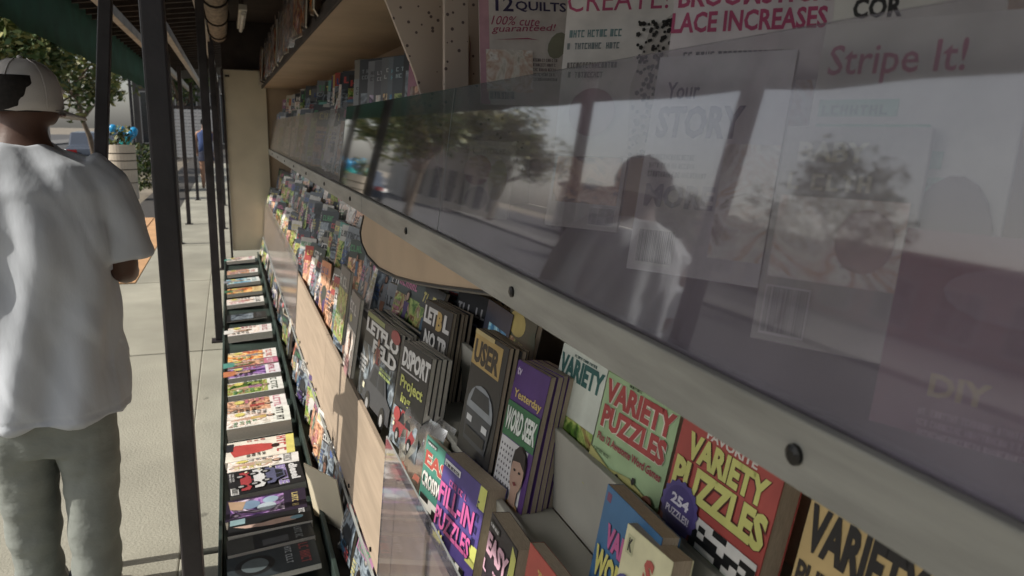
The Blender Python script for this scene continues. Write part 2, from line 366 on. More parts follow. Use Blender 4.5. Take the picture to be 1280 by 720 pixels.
# ================================================================ MAGAZINES
LAY = .00035
class Cover:
    """collects flat print on a cover, in cover units u, v from 0 to 1"""
    def __init__(s, w, h, sag=0): s.w = w; s.h = h; s.sag = sag; s.art = MB(); s.let = MB(); s.txt = []; s.n = 0
    def P(s, u, v, layer): return ((u-.5)*s.w, s.sag*v*v-.0009-LAY*layer, v*s.h)
    def lay(s): s.n += 1; return s.n
    def rect(s, u0, v0, u1, v1, mat, mb=None, lay=None):
        mb = mb or s.art; l = lay or s.lay(); mat = ink(mat) if isinstance(mat, str) else mat
        n = 4 if s.sag and v1-v0 > .2 else 1
        for i in range(n):
            a = v0+(v1-v0)*i/n; b = v0+(v1-v0)*(i+1)/n
            mb.poly([s.P(u0, a, l), s.P(u1, a, l), s.P(u1, b, l), s.P(u0, b, l)], mat)
    def ell(s, u, v, ru, rv, mat, n=18, a0=0, a1=360, tilt=0):
        l = s.lay(); mat = ink(mat) if isinstance(mat, str) else mat
        pts = []
        for k in range(n):
            t = R(a0+(a1-a0)*k/n); x = ru*math.cos(t); y = rv*math.sin(t)
            pts.append(s.P(u+x*math.cos(tilt)-y*math.sin(tilt), v+x*math.sin(tilt)+y*math.cos(tilt), l))
        s.art.poly(pts, mat)
    def poly(s, pts, mat):
        l = s.lay(); s.art.poly([s.P(u, v, l) for u, v in pts], ink(mat) if isinstance(mat, str) else mat)
    def star(s, u, v, ru, rv, mat, n=14, k=.72):
        l = s.lay(); c = s.P(u, v, l); ps = [s.P(u+(ru if i % 2 else ru*k)*math.cos(math.pi*i/n), v+(rv if i % 2 else rv*k)*math.sin(math.pi*i/n), l) for i in range(2*n)]
        s.art.raw([c]+ps, [(0, 1+i, 1+(i+1) % (2*n)) for i in range(2*n)], ink(mat))
    def text(s, t, u0, v0, u1, v1, col, bold=.02, out=None, slant=0, rise=0):
        mb = MB(); s.txt.append(mb)
        if out:
            vs, fs = words(t, bold+.035); l = s.lay()
            mb.raw([s.P(u0+(u1+.006-u0)*x+slant*y, v0-.006+(v1-v0+.006)*y+rise*x, l) for x, y in vs], fs, ink(out))
        vs, fs = words(t, bold); l = s.lay()
        mb.raw([s.P(u0+(u1-u0)*x+slant*y, v0+(v1-v0)*y+rise*x, l) for x, y in vs], fs, ink(col))
    def marks(s, u0, v0, u1, v1, col, rng, rows=1, glyph=None):
        """lines of tiny print too small to read"""
        l = s.lay(); rh = (v1-v0)/rows; mat = ink(col)
        for r in range(rows):
            u = u0; zv = v1-(r+1)*rh; gh = rh*.62; gw = glyph or gh*s.h/s.w*.55
            end = u1-(rng.uniform(0, .35)*(u1-u0) if rows > 1 else 0)
            while u+gw < end:
                k = rng.random(); st = gw*.28
                if k < .14: u += gw*.6; continue
                a = rng.random()
                for (x0, y0, x1, y1) in ([(0, 0, st, gh), (0, gh*.78, gw*.8, gh), (0, 0, gw*.8, gh*.2)] if a < .3 else
                                         [(0, 0, st, gh), (gw*.8-st, 0, gw*.8, gh), (st, gh*.4, gw*.8-st, gh*.6)] if a < .55 else
                                         [(gw*.4-st/2, 0, gw*.4+st/2, gh), (0, gh*.78, gw*.8, gh)] if a < .75 else [(0, 0, gw*.8, gh)] if glyph is None else [(0, 0, st, gh), (st, 0, gw*.8, gh*.2)]):
                    s.let.poly([s.P(u+x0, zv+y0, l), s.P(u+x1, zv+y0, l), s.P(u+x1, zv+y1, l), s.P(u+x0, zv+y1, l)], mat)
                u += gw
    def bust(s, u, v, k, skin, hair, top, rng, short=False):
        a = k*s.h/s.w
        s.ell(u, v+(.06*k if short else .02*k), (.13 if short else .17)*a, (.19 if short else .30)*k, hair, 16)
        s.poly([(u-.30*a, v-.75*k), (u-.27*a, v-.42*k), (u-.08*a, v-.27*k), (u+.08*a, v-.27*k), (u+.27*a, v-.42*k), (u+.30*a, v-.75*k)], top)
        s.poly([(u-.06*a, v-.38*k), (u+.06*a, v-.38*k), (u+.06*a, v-.12*k), (u-.06*a, v-.12*k)], skin)
        s.ell(u, v, .115*a, .19*k, skin, 18)
        s.poly([(u-.12*a, v+.08*k), (u+.02*a, v+.11*k), (u+.12*a, v+.05*k), (u+.09*a, v+.2*k), (u, v+.235*k), (u-.1*a, v+.19*k)], hair)
        for d in (-.045, .045): s.ell(u+d*a, v+.02*k, .02*a, .012*k, '201510', 8)
        s.poly([(u-.04*a, v-.09*k), (u, v-.075*k), (u+.04*a, v-.09*k), (u, v-.115*k)], '8a2a2a')
    def figure(s, u, v, k, skin, hair, cloth):
        a = k*s.h/s.w                                                # standing figure, k tall, feet at v
        s.poly([(u-.02*a, v), (u+.03*a, v), (u+.07*a, v+.28*k), (u+.10*a, v+.5*k), (u-.10*a, v+.5*k), (u-.08*a, v+.3*k)], skin)
        s.poly([(u-.10*a, v+.45*k), (u+.10*a, v+.45*k), (u+.06*a, v+.6*k), (u+.11*a, v+.8*k), (u-.11*a, v+.8*k), (u-.06*a, v+.6*k)], cloth)
        s.poly([(u+.09*a, v+.8*k), (u+.19*a, v+.62*k), (u+.12*a, v+.48*k), (u+.15*a, v+.63*k), (u+.07*a, v+.72*k)], skin)
        s.poly([(u-.09*a, v+.8*k), (u-.19*a, v+.62*k), (u-.12*a, v+.48*k), (u-.15*a, v+.63*k), (u-.07*a, v+.72*k)], skin)
        s.ell(u, v+.9*k, .075*a, .1*k, hair, 14); s.ell(u, v+.89*k, .045*a, .065*k, skin, 14)
    def car(s, u, v, wd, col, win='1a2028', turn=0):
        hh = wd*.36*s.w/s.h
        def T(pts):
            o = []
            for x, y in pts:
                X = (x-.5)*wd; Y = (y-.35)*hh*1.7
                if turn: X, Y = -Y*s.h/s.w*1.0, X*s.w/s.h
                o.append((u+X, v+Y))
            return o
        s.poly(T([(0, .18), (0, .5), (.13, .58), (.3, .95), (.7, .95), (.84, .58), (1, .48), (1, .18)]), col)
        s.poly(T([(.2, .58), (.33, .88), (.48, .88), (.48, .58)]), win); s.poly(T([(.52, .58), (.52, .88), (.67, .88), (.77, .58)]), win)
        for x in (.22, .78):
            s.poly(T([(x+.1*math.cos(R(t)), .18+.22*math.sin(R(t))) for t in range(0, 360, 30)]), '0a0a0a')
            s.poly(T([(x+.05*math.cos(R(t)), .18+.11*math.sin(R(t))) for t in range(0, 360, 45)]), 'a8a8a8')
        s.poly(T([(.0, .38), (.07, .38), (.07, .48), (.0, .48)]), 'f4ecc0')
    def puzzle(s, u0, v0, u1, v1, rng, n=6):
        s.rect(u0, v0, u1, v1, 'e8e6de'); l = s.lay()
        for i in range(n):
            for j in range(n):
                if rng.random() < .42:
                    a = u0+(u1-u0)*i/n; b = v0+(v1-v0)*j/n
                    s.art.poly([s.P(a, b, l), s.P(a+(u1-u0)/n, b, l), s.P(a+(u1-u0)/n, b+(v1-v0)/n, l), s.P(a, b+(v1-v0)/n, l)], ink('121212'))
    def barcode(s, u0, v0, u1, v1):
        s.rect(u0, v0, u1, v1, 'e9e9e4'); l = s.lay(); rng = random.Random(3); u = u0+.012
        while u < u1-.012:
            k = rng.uniform(.003, .009); s.let.poly([s.P(u, v0+.012, l), s.P(u+k, v0+.012, l), s.P(u+k, v1-.008, l), s.P(u, v1-.008, l)], ink('151515')); u += k+rng.uniform(.004, .009)

NMAG = 0
def magazine(base, yaw, lean, w, h, t, col, art, label, group=None, sag=0.0, roll=0.0, copies=0, pages=None, white=False, name='magazine'):
    """base: middle of the cover's foot; yaw 0 faces the street; lean tips the head back; art(cover) prints on it"""
    global NMAG; NMAG += 1
    pm = M_pageW if white else M_page
    M = Matrix.Translation(base) @ Matrix.Rotation(R(-90+yaw), 4, 'Z') @ Matrix.Rotation(R(-lean), 4, 'X') @ Matrix.Rotation(R(roll), 4, 'Y')
    def make(off, first):
        n = 5 if sag else 1
        b = MB()
        for i in range(n):                                        # page block follows the sag
            a = i/n; c = (i+1)/n; ya = sag*a*a; yc = sag*c*c; x0 = -w/2+.0012; x1 = w/2-.0016
            A = [(x0, ya+.0006, a*h), (x1, ya+.0006, a*h), (x1, ya+t-.0006, a*h), (x0, ya+t-.0006, a*h)]
            B = [(x0, yc+.0006, c*h), (x1, yc+.0006, c*h), (x1, yc+t-.0006, c*h), (x0, yc+t-.0006, c*h)]
            b.raw(A+B, [(0, 1, 5, 4), (1, 2, 6, 5), (2, 3, 7, 6), (3, 0, 4, 7)]+([(3, 2, 1, 0)] if i == 0 else [])+([(4, 5, 6, 7)] if i == n-1 else []), pm)
        root = b.build(name, fix=False); root.matrix_world = M @ Matrix.Translation((0, off, 0))
        c = MB(); cm = ink(col)
        for y in (0, t):
            s = -1 if y == 0 else 1; th = .0005
            for i in range(n):
                a = i/n; d = (i+1)/n; ya = sag*a*a+y; yd = sag*d*d+y
                c.raw([(-w/2, ya, a*h), (w/2, ya, a*h), (w/2, yd, d*h), (-w/2, yd, d*h), (-w/2, ya+s*th, a*h), (w/2, ya+s*th, a*h), (w/2, yd+s*th, d*h), (-w/2, yd+s*th, d*h)],
                      [(0, 1, 2, 3), (4, 7, 6, 5), (0, 4, 5, 1), (1, 5, 6, 2), (2, 6, 7, 3), (3, 7, 4, 0)], cm)
        for i in range(n):
            a = i/n; d = (i+1)/n; ya = sag*a*a; yd = sag*d*d
            c.poly([(-w/2-.0003, ya, a*h), (-w/2-.0003, yd, d*h), (-w/2-.0003, yd+t, d*h), (-w/2-.0003, ya+t, a*h)], cm)
        c.build('cover', root)
        if first and art:
            cv = Cover(w, h, sag); art(cv)
            if cv.art.f: cv.art.build('cover_art', root, fix=False)
            for q in cv.txt: q.build('lettering', root, fix=False)
            if cv.let.f: q = cv.let.build('small_print', root, fix=False); q['kind'] = 'stuff'
        return root
    r = make(0, True); tag(r, label, 'magazine', group)
    for k in range(copies):
        q = make((k+1)*(t+.0022), False); jr = random.Random(NMAG*17+k); q.matrix_world = q.matrix_world @ Matrix.Translation((jr.uniform(-.006, .006), jr.uniform(0, .002), jr.uniform(-.002, .002))) @ Matrix.Rotation(R(jr.uniform(-1.4, 1.4)), 4, 'Y') @ Matrix.Rotation(R(jr.uniform(0, .8)), 4, 'X')
        tag(q, ('first', 'second', 'third', 'fourth', 'fifth')[k]+' spare copy behind the '+label.split(' standing')[0].split(' with')[0].split(',')[0].split(' in the')[0], 'magazine', 'spare copies behind the '+label.split(' standing')[0].split(' with')[0])
    return r
def put(tl, tr, X, h, lean, t, col, art, label, **k):
    """place by the cover's two head corners, the left one standing at distance X from the camera's line of travel"""
    A = onX(tl[0], tl[1], X); r = ray(*tr); B = CAM + r*((A.z-1.5)/r.z)
    d = B-A; wd = d.length; yaw = math.degrees(math.atan2(d.y, d.x))+90
    if k.pop('dbg', 0): print(label, A, B, wd, yaw)
    wmax = k.pop('w', None)
    if wmax: B = A+d.normalized()*wmax; wd = wmax
    c = (A+B)/2; yd = Vector((-d.y, d.x, 0)).normalized()
    base = c - yd*(h*math.sin(R(lean))) - Vector((0, 0, h*math.cos(R(lean))))
    print('PUT %-60s w %.3f yaw %.1f base %.3f %.3f %.3f' % (label[:60], wd, yaw, *base))
    return magazine(base, yaw, lean, wd, h, t, col, art, label, **k)
def put2(tl, X, w, yaw, h, lean, t, col, art, label, **k):
    """place by the head's left corner, a width and a turn"""
    A = onX(tl[0], tl[1], X); B = A+Vector((math.sin(R(yaw)), -math.cos(R(yaw)), 0))*w; c = (A+B)/2; yd = Vector((math.cos(R(yaw)), math.sin(R(yaw)), 0))
    base = c-yd*(h*math.sin(R(lean)))-Vector((0, 0, h*math.cos(R(lean)))); print('PUT2', label, base, A)
    return magazine(base, yaw, lean, w, h, t, col, art, label, white=True, **k)
# ---- the readable ones: front row
def a_fillin(c):
    c.rect(0, 0, 1, 1, '54439a')
    c.poly([(.80, .40), (1, .40), (1, 1), (.86, 1)], 'd8dc2c')
    c.marks(.86, .55, .98, .92, '20205a', random.Random(2), 4)
    c.rect(.03, .915, .42, .965, 'e6e6ea'); c.marks(.06, .92, .40, .96, '202028', random.Random(4))
    c.marks(.22, .80, .68, .875, 'd0409a', random.Random(7), 1, .06)
    c.text('FILL-IN', .03, .62, .86, .785, 'e84aa8', .03, '2c1c60')
    c.text('PUZZLES', .03, .43, .88, .585, 'e84aa8', .03, '2c1c60')
    c.puzzle(.36, .03, .84, .33, random.Random(8), 5); c.rect(.0, .0, .34, .12, '3a2f6c')
    c.star(.2, .30, .2, .125, 'e2dc30'); c.marks(.09, .25, .31, .35, '3a2f20', random.Random(1), 2)
def a_easycross(c):
    c.rect(0, 0, 1, 1, '2f9a84'); c.rect(.04, .93, .34, .97, '24352f'); c.marks(.06, .935, .32, .965, 'e8e8e8', random.Random(4))
    c.text('EASY', .05, .74, .95, .88, 'cf4028', .04, 'f0e4d0')
    c.text('CROSSWORDS', .04, .55, .97, .69, 'efeee6', .04, '243a34')
    c.puzzle(.06, .12, .94, .48, random.Random(5), 7)
    c.rect(0, 0, 1, .09, 'd8c838')
def a_word(c):
    c.rect(0, 0, 1, 1, 'b79f7a'); c.rect(0, .0, .5, .45, '3f8fc0'); c.rect(.5, 0, 1, .45, '6fa84c'); c.ell(.2, .55, .22, .16, 'c8d8e0')
    c.text('WORD', .12, .56, .95, .74, 'd9a23a', .04, '5a3a1c'); c.rect(.0, .8, 1, 1, '9fb6b0'); c.marks(.1, .83, .9, .95, '704c6c', random.Random(9), 2)
    c.rect(.1, .46, .95, .53, 'c9694c')
def a_letflo(c):
    rng = random.Random(21)
    c.rect(0, 0, 1, 1, '24282c'); c.rect(.0, .0, 1, .62, PH[0]); c.rect(.02, .93, .55, .985, '8c9a3c')
    c.text('LETFLO', .03, .76, .98, .92, 'e6e6e4', .05, '111111'); c.text('FELD', .30, .585, .98, .74, 'e6e6e4', .05, '111111')
    c.ell(.88, .94, .12, .07, 'b02430'); c.figure(.48, .14, .68, 'c07a58', '2a1510', '8c1c1c')
    c.car(.6, .12, .8, '3c3f46'); c.marks(.62, .45, .95, .55, 'a8c040', rng, 2); c.marks(.03, .3, .3, .5, 'd8d8d8', rng, 4)
def a_dspo(c):
    rng = random.Random(22)
    c.rect(0, 0, 1, 1, '2a2c2c'); c.text('DSPORT', .04, .76, 1.0, .95, 'e4e4e2', .05); c.rect(.04, .725, .7, .74, 'c8c8c8')
    c.text('Project', .10, .53, .9, .68, 'd4dc34', .03); c.text('ing', .2, .40, .55, .52, 'd4dc34', .03)
    c.rect(0, 0, 1, .36, PH[0]); c.car(.5, .16, .8, 'a02028'); c.ell(.2, .3, .12, .07, 'b02020')
def a_vrow(c):
    rng = random.Random(23); c.rect(0, 0, 1, 1, '6c7074'); c.rect(0, 0, 1, .55, PH[5]); c.marks(.05, .74, .97, .95, 'dcdcdc', random.Random(4), 1, .2)
    c.ell(.3, .66, .12, .05, 'd8d020'); c.bust(.5, .36, .55, 'c08a6a', '2a1a14', 'c47c80', rng); c.marks(.05, .05, .9, .2, '303030', rng, 3)
def a_easyblack(c):
    c.rect(0, 0, 1, 1, '241a26'); c.poly([(.82, .35), (1, .35), (1, .92), (.84, .98)], 'cfd02c'); c.marks(.86, .4, .97, .8, '202020', random.Random(3), 3)
    c.rect(.04, .90, .40, .955, '101014'); c.marks(.06, .905, .38, .95, 'e0e0e0', random.Random(4))
    c.text('EASY', .05, .66, .84, .85, 'e2a8c0', .05, '4a1a3a'); c.marks(.04, .50, .9, .66, 'e2a8c0', random.Random(2), 1, .16); c.puzzle(.1, .08, .9, .44, random.Random(6), 6)
def a_red(c):
    c.rect(0, 0, 1, 1, 'c83a22'); c.marks(.3, .80, .95, .95, 'e8b838', random.Random(5), 1, .13); c.marks(.1, .62, .95, .8, 'e8b838', random.Random(6), 1, .18); c.ell(.3, .5, .2, .1, 'cdd0cc'); c.puzzle(.2, .1, .9, .4, random.Random(6), 6)
put((555, 566), (607, 614), .40, .27, 9, .042, '54439a', a_fillin, 'thick purple FILL-IN PUZZLES book with pink letters and a yellow corner band', sag=.006)
put((535, 543), (578, 583), .412, .262, 9, .01, '2f9a84', a_easycross, 'teal EASY CROSS book half hidden behind the purple fill-in book')
put((506, 425), (541, 449), .412, .27, 10, .012, '2a2c2c', a_dspo, 'black DSPORT car magazine with lime green Project lettering, front row', copies=3, white=True)
put((461, 386), (503, 420), .40, .275, 9, .010, '24282c', a_letflo, 'dark LETFLO FELD magazine with a posing woman, front row behind the ply board', copies=5, white=True)
put((441, 361), (457, 383), .395, .275, 9, .012, '6c7074', a_vrow, 'grey magazine with a white title and smiling cover portrait beside the LETFLO magazine', white=True, w=.2)
put((428, 330), (445, 347), .395, .275, 9, .010, '5c6c74', lambda c: (c.rect(0, 0, 1, 1, '56666c'), c.rect(0, 0, 1, .7, PH[2]), c.marks(.05, .74, .97, .96, 'b8c4c4', random.Random(9), 1, .22), c.marks(.1, .2, .9, .4, 'b8c890', random.Random(3), 3)), 'blue grey magazine with green photo beyond the smiling portrait magazine', white=True, w=.2)
put((616, 640), (649, 690), .405, .205, 9, .032, '241a26', a_easyblack, 'black EASY digest with pink letters and yellow corner, in front of a white riser', w=.135)
put((664, 678), (703, 728), .41, .205, 9, .022, 'c83a22', a_red, 'red digest with gold lettering nearest the camera in the front row', w=.135)
bagged = put((508, 515), (556, 553), .395, .262, 9, .012, 'b79f7a', a_word, 'tan and blue WORD magazine sealed in a crinkled clear plastic bag')
bg_ = MB(); rng = random.Random(14); n = 9
for side in (-1, 1):
    vs = []; fs = []
    for i in range(n+1):
        for j in range(n+1):
            u = i/n; v = j/n*1.1; y = (-.006 if side < 0 else .018)+rng.uniform(-.006, .004)*side*-1*(1 if v > .3 else .4)
            if v > 1: y += .02*(v-1)*5
            vs.append((((u-.5)*1.08)*.2+rng.uniform(-.003, .003), y, v*.262))
    for i in range(n):
        for j in range(n): a = i*(n+1)+j; fs.append((a, a+1, a+n+2, a+n+1))
    bg_.raw(vs, fs, M_plastic)
bg_.smooth = True; bo = bg_.build('plastic_bag', bagged, fix=False)

# ---- middle row
def a_wordseek(c):
    rng = random.Random(31)
    c.rect(0, 0, 1, 1, '5a2a86'); c.rect(0, 0, .86, .43, 'd4d4d6'); l = c.lay()
    for i in range(9):
        for j in range(8): 
            u = .05+i*.085; v = .05+j*.045
            c.let.poly([c.P(u, v, l), c.P(u+.03, v, l), c.P(u+.03, v+.018, l), c.P(u, v+.018, l)], ink('3a3a44'))
    c.text('tv', .06, .9, .2, .96, 'd8c8e8', .03); c.text('Yesterday', .10, .72, .95, .80, 'e2c040', .02, None, 0, -.0)
    c.rect(0, .44, 1, .70, '1f7a42'); c.text('WORD SEEK', .03, .49, .98, .66, 'e6efe6', .04, '0c3a1c')
    c.bust(.70, .25, .80, 'b89078', '2a201c', 'c08a30', rng, True)
put((646, 449), (686, 472), .52, .272, 11, .012, '5a2a86', a_wordseek, 'purple and green WORD SEEK puzzle book with a man on the cover', copies=4, sag=.006)
def a_truck(c):
    c.rect(0, 0, 1, 1, '1c1e22'); c.rect(0, .72, .86, .97, 'c09a28'); c.text('USER', .05, .74, .82, .93, '30261a', .05); c.rect(.0, .965, .6, 1, 'c8b060')
    c.ell(.5, .40, .40, .20, '8e98a2'); c.poly([(.1, .38), (.9, .38), (.84, .12), (.16, .12)], '39404a'); c.poly([(.2, .44), (.8, .44), (.72, .56), (.28, .56)], '222a34'); c.rect(.18, .28, .34, .33, 'd8dde0'); c.rect(.66, .28, .82, .33, 'd8dde0'); c.rect(.2, .16, .8, .24, '14161a')
put((597, 410), (628, 430), .50, .275, 10, .010, '1c1e22', a_truck, 'black truck magazine with a yellow title block beside the WORD SEEK book', copies=3, w=.18)
def a_letb(c):
    c.rect(0, 0, 1, 1, '202428'); c.text('LET', .03, .78, .50, .95, 'e0e0de', .05); c.text('B', .50, .76, .70, .95, 'd0a838', .06); c.text('L', .74, .78, .96, .95, 'e0e0de', .05)
    c.text('NO TR', .15, .55, .98, .72, 'dcdcda', .05); c.rect(0, 0, 1, .5, PH[0]); c.car(.5, .22, .9, '6a7480')
put((533, 374), (577, 398), .505, .275, 10, .010, '202428', a_letb, 'dark LET B-L NO TR magazine with one golden letter, middle row', copies=4, w=.2)
put((486, 352), (524, 369), .50, .272, 10, .012, '4c545c', lambda c: (c.rect(0, 0, 1, 1, '8a9096'), c.rect(0, 0, 1, .6, PH[0]), c.marks(.05, .7, .95, .92, '2c3036', random.Random(6), 1, .13), c.car(.5, .3, .8, 'b8bcc0')), 'pale grey car magazine in the middle row under the curved tan board', copies=3, w=.2)
def a_vword(c):
    c.rect(0, 0, 1, 1, '2277b0'); c.rect(.04, .9, .12, .96, '8a3a6a'); c.text('VARIETY', .16, .62, .98, .78, 'd84aa0', .05, '5a1a5a'); c.text('WORD', .05, .38, .7, .59, 'e4dc38', .05, '1a3050'); c.rect(0, 0, 1, .3, '9a2c3a'); c.marks(.05, .05, .9, .25, 'd0a0a0', random.Random(4), 3)
put((761, 605), (829, 673), .50, .215, 10, .026, '2277b0', a_vword, 'blue VARIETY WORD digest with pink and yellow letters, alone on the middle step')
def a_cream(c):
    c.rect(0, 0, 1, 1, 'e4dfa6'); c.rect(.06, .82, .22, .95, 'c8c890'); c.text('K', .1, .84, .19, .93, '303030', .04); c.text('S', .50, .72, .70, .9, 'c8402c', .06); c.rect(.62, .0, 1, .66, '3f8a3c'); c.ell(.2, .52, .26, .17, '4a4a96'); c.marks(.06, .46, .36, .58, 'd0d0e8', random.Random(5), 2)
put((786, 654), (843, 703), .48, .205, 10, .03, 'e4dfa6', a_cream, 'cream digest with a red S and blue round badge in front of the blue one')
# ---- back row
def a_teal(c):
    c.rect(0, 0, 1, 1, 'dfe8d8'); c.marks(.3, .93, .8, .97, '205a54', random.Random(3)); c.text('VARIETY', .02, .72, .98, .92, '1c6e68', .05); c.rect(0, 0, 1, .4, PH[2])
put((706, 428), (762, 459), .60, .21, 12, .008, 'dfe8d8', a_teal, 'pale VARIETY puzzle book with teal letters, far neighbour of the green one')
def a_greenv(c):
    c.rect(0, 0, 1, 1, 'a8d08c'); c.rect(0, .97, 1, 1, '6a9a3c'); c.marks(.33, .94, .52, .975, '303a20', random.Random(5)); c.text('VARIETY', .03, .74, .98, .93, 'c8302c', .05, 'f0e8d0'); c.text('PUZZLES', .06, .53, .95, .72, 'c8302c', .05, 'f0e8d0')
    c.text('Plus 12 Awesome Word Games', .06, .42, .96, .485, 'b0283c', .03); c.poly([(0, 0), (1, 0), (1, .22), (.6, .3), (.3, .26), (0, .34)], 'b8b44a'); c.rect(.5, 0, 1, .12, PH[2])
    c.ell(.66, .3, .02, .03, '202020', 10); c.ell(.45, .24, .025, .03, '303028', 10); c.ell(.88, .22, .07, .06, '8a4a2a', 14); c.marks(.06, .33, .3, .37, '4a6a3a', random.Random(2))
put((763, 460), (854, 510), .60, .21, 12, .012, 'a8d08c', a_greenv, 'light green VARIETY PUZZLES book with red letters in the back row', w=None)
def a_redv(c):
    c.rect(0, 0, 1, 1, 'c83c2c'); c.text('FAVORITE', .28, .92, .78, .98, 'e8e4d8', .03); c.text('VARIETY', .12, .735, .92, .91, 'dfe04a', .05, '5a1a10'); c.text('PUZZLES', .04, .50, .98, .72, 'dfe04a', .05, '5a1a10')
    c.puzzle(.36, .10, .98, .44, random.Random(12), 9); c.rect(.4, .2, .8, .25, '5a9a4a'); c.rect(0, 0, 1, .08, '7a1c20')
    c.star(.2, .40, .215, .185, '5b4a9c', 18, .9); c.ell(.2, .40, .17, .145, '4c3c8c', 26); c.text('254', .10, .41, .30, .48, 'e8e4f0', .04); c.text('PUZZLES!', .07, .335, .335, .385, 'e8e4f0', .03)
put((858, 514), (984, 592), .60, .215, 12, .03, 'c83c2c', a_redv, 'red FAVORITE VARIETY PUZZLES book with yellow letters and purple 254 badge')
def a_yel(c):
    c.rect(0, 0, 1, 1, 'd8b45a'); c.marks(.3, .92, .7, .97, '6a4a20', random.Random(3)); c.text('VARIETY', .03, .66, .97, .90, '201c1a', .05); c.text('PUZZLES', .03, .46, .70, .6, '2a2018', .03); c.rect(0, 0, 1, .4, PH[4])
put((1022, 602), (1182, 692), .58, .215, 12, .02, 'd8b45a', a_yel, 'tan yellow VARIETY PUZZLES book with black letters, nearest in the back row')
put((641, 378), (680, 408), .61, .245, 12, .012, '20242a', lambda c: (c.rect(0, 0, 1, 1, '3a4a38'), c.ell(.35, .86, .3, .12, 'd0b830'), c.rect(.05, .3, .7, .72, PH[2]), c.ell(.95, .5, .18, .4, '2c4a38')), 'green magazine with a yellow crown shape peeking below the metal strip', w=.2)
put((612, 374), (644, 395), .60, .25, 12, .014, '2a3a58', lambda c: (c.rect(0, 0, 1, 1, '2a3450'), c.rect(.2, .1, .9, .8, PH[3])), 'navy magazine with a blue photo between the curved board and the green magazine', w=.18)
put((575, 360), (618, 376), .60, .25, 12, .012, '1e2026', lambda c: (c.rect(0, 0, 1, 1, '22242c'), c.marks(.05, .75, .9, .93, 'c8c8cc', random.Random(5), 1, .14), c.car(.5, .45, .8, '7884a8')), 'black car magazine with white title below the end of the curved board', copies=3, w=.2)

# ---- upper shelf, craft magazines behind the big acrylic guard
def craft(tl, tr, X, h, art, col, label, lean=12, t=.006, w=None): return put(tl, tr, X, h, lean, t, col, art, label, white=True, w=w)
def craft2(tl, X, w, yaw, h, art, col, label, lean=12): return put2(tl, X, w, yaw, h, lean, .006, col, art, label)
PINK = 'd43a78'
def a_quilts(c):
    c.rect(0, 0, 1, 1, 'efe6de'); c.rect(0, 0, .1, 1, 'e8a8bc'); c.marks(.35, .92, .95, .97, '403844', random.Random(3), 1, .03)
    c.text('12', .17, .77, .36, .89, '43386e', .02); c.text('QUILTS', .38, .77, .92, .86, '43386e', .02)
    c.text('100% cute', .12, .655, .62, .73, PINK, .0, None, .03); c.text('guaranteed!', .12, .575, .78, .65, PINK, .0, None, .03, .03); c.poly([(.15, .53), (.5, .555), (.62, .54), (.5, .545)], PINK)
    c.rect(.06, .1, .55, .45, PH[5]); c.ell(.82, .5, .13, .09, '9a9c7c', 12, tilt=.8); c.barcode(.08, .03, .36, .11); c.marks(.55, .2, .9, .4, '9a8a88', random.Random(5), 5)
def a_create(c):
    c.rect(0, 0, 1, 1, 'f0e9e0'); c.text('CREATE!', .0, .84, .85, .97, PINK, .0); c.marks(.02, .69, .5, .76, '7aa0a0', random.Random(1)); c.marks(.03, .62, .5, .68, '8a9898', random.Random(2))
    rng = random.Random(8); c.poly([(.62, .0), (1, .0), (1, .86), (.72, .72), (.6, .4)], 'cfc6bc')
    for k in range(230): 
        u = rng.uniform(.63, .99); v = rng.uniform(0, .78)
        if k % 1 == 0: 
            l = 12; r = rng.uniform(.008, .017); c.art.poly([c.P(u+r*1.3*math.cos(a), v+r*math.sin(a), l+1) for a in (0, 1.2, 2.5, 3.8, 5)], ink('2a2624'))
    c.n = 16; c.marks(.05, .45, .5, .56, '8a8480', rng, 2); c.ell(.3, .25, .2, .14, 'c89aa0')
def a_broom(c):
    c.rect(0, 0, 1, 1, 'ece0e0'); c.text('BROOMSTICK', .03, .87, .97, .96, PINK, .03); c.text('LACE INCREASES', .0, .76, .96, .85, PINK, .03); c.marks(.1, .64, .8, .7, '6a6470', random.Random(4)); c.rect(.0, .0, 1, .55, PH[5]); c.bust(.55, .34, .5, 'c09078', '4a3028', 'a06a80', random.Random(1))
def a_story(c):
    c.rect(0, 0, 1, 1, 'e2dde2'); c.text('Your', .10, .80, .36, .88, '544a78', .02); c.text('STORY', .06, .62, .72, .77, '544a78', .04); c.rect(.62, .1, 1, .6, PH[5]); c.text('MORE', .06, .30, .60, .41, '8a8aa8', .04); c.barcode(.06, .03, .36, .2); c.marks(.06, .44, .55, .56, '8a8694', random.Random(6), 3)
def a_stripe(c):
    c.rect(0, 0, 1, 1, 'd9d6cc'); c.text('Stripe It!', .05, .80, .72, .93, 'c24a74', .01); 
    for i, (a, b_) in enumerate(((.72, .45), (.64, .62), (.56, .70), (.48, .80))): c.rect(.04, a-.025, b_, a+.03, '7ac0a0'); c.marks(.06, a-.02, b_-.02, a+.03, '4a8a74', random.Random(i), 1, .05)
    c.ell(.78, .3, .2, .22, '6a4a44')
    c.barcode(.06, .04, .34, .2)
def a_baby(c):
    c.rect(0, 0, 1, 1, 'b9b6ae'); c.text('BABY', .12, .84, .62, .93, 'e8e6c8', .04); c.marks(.08, .71, .7, .83, 'e8e6c8', random.Random(8), 1, .11); c.rect(.05, .3, .95, .68, PH[5]); c.barcode(.06, .03, .40, .26); c.ell(.7, .5, .2, .14, 'd0b0a8')
def a_magenta(c):
    c.rect(0, 0, 1, 1, '8a2c50'); c.text('DIY', .22, .28, .46, .38, 'd0b030', .03); c.ell(.5, .75, .3, .12, 'a06a80'); c.marks(.2, .10, .8, .24, 'd8a8b8', random.Random(3), 3)
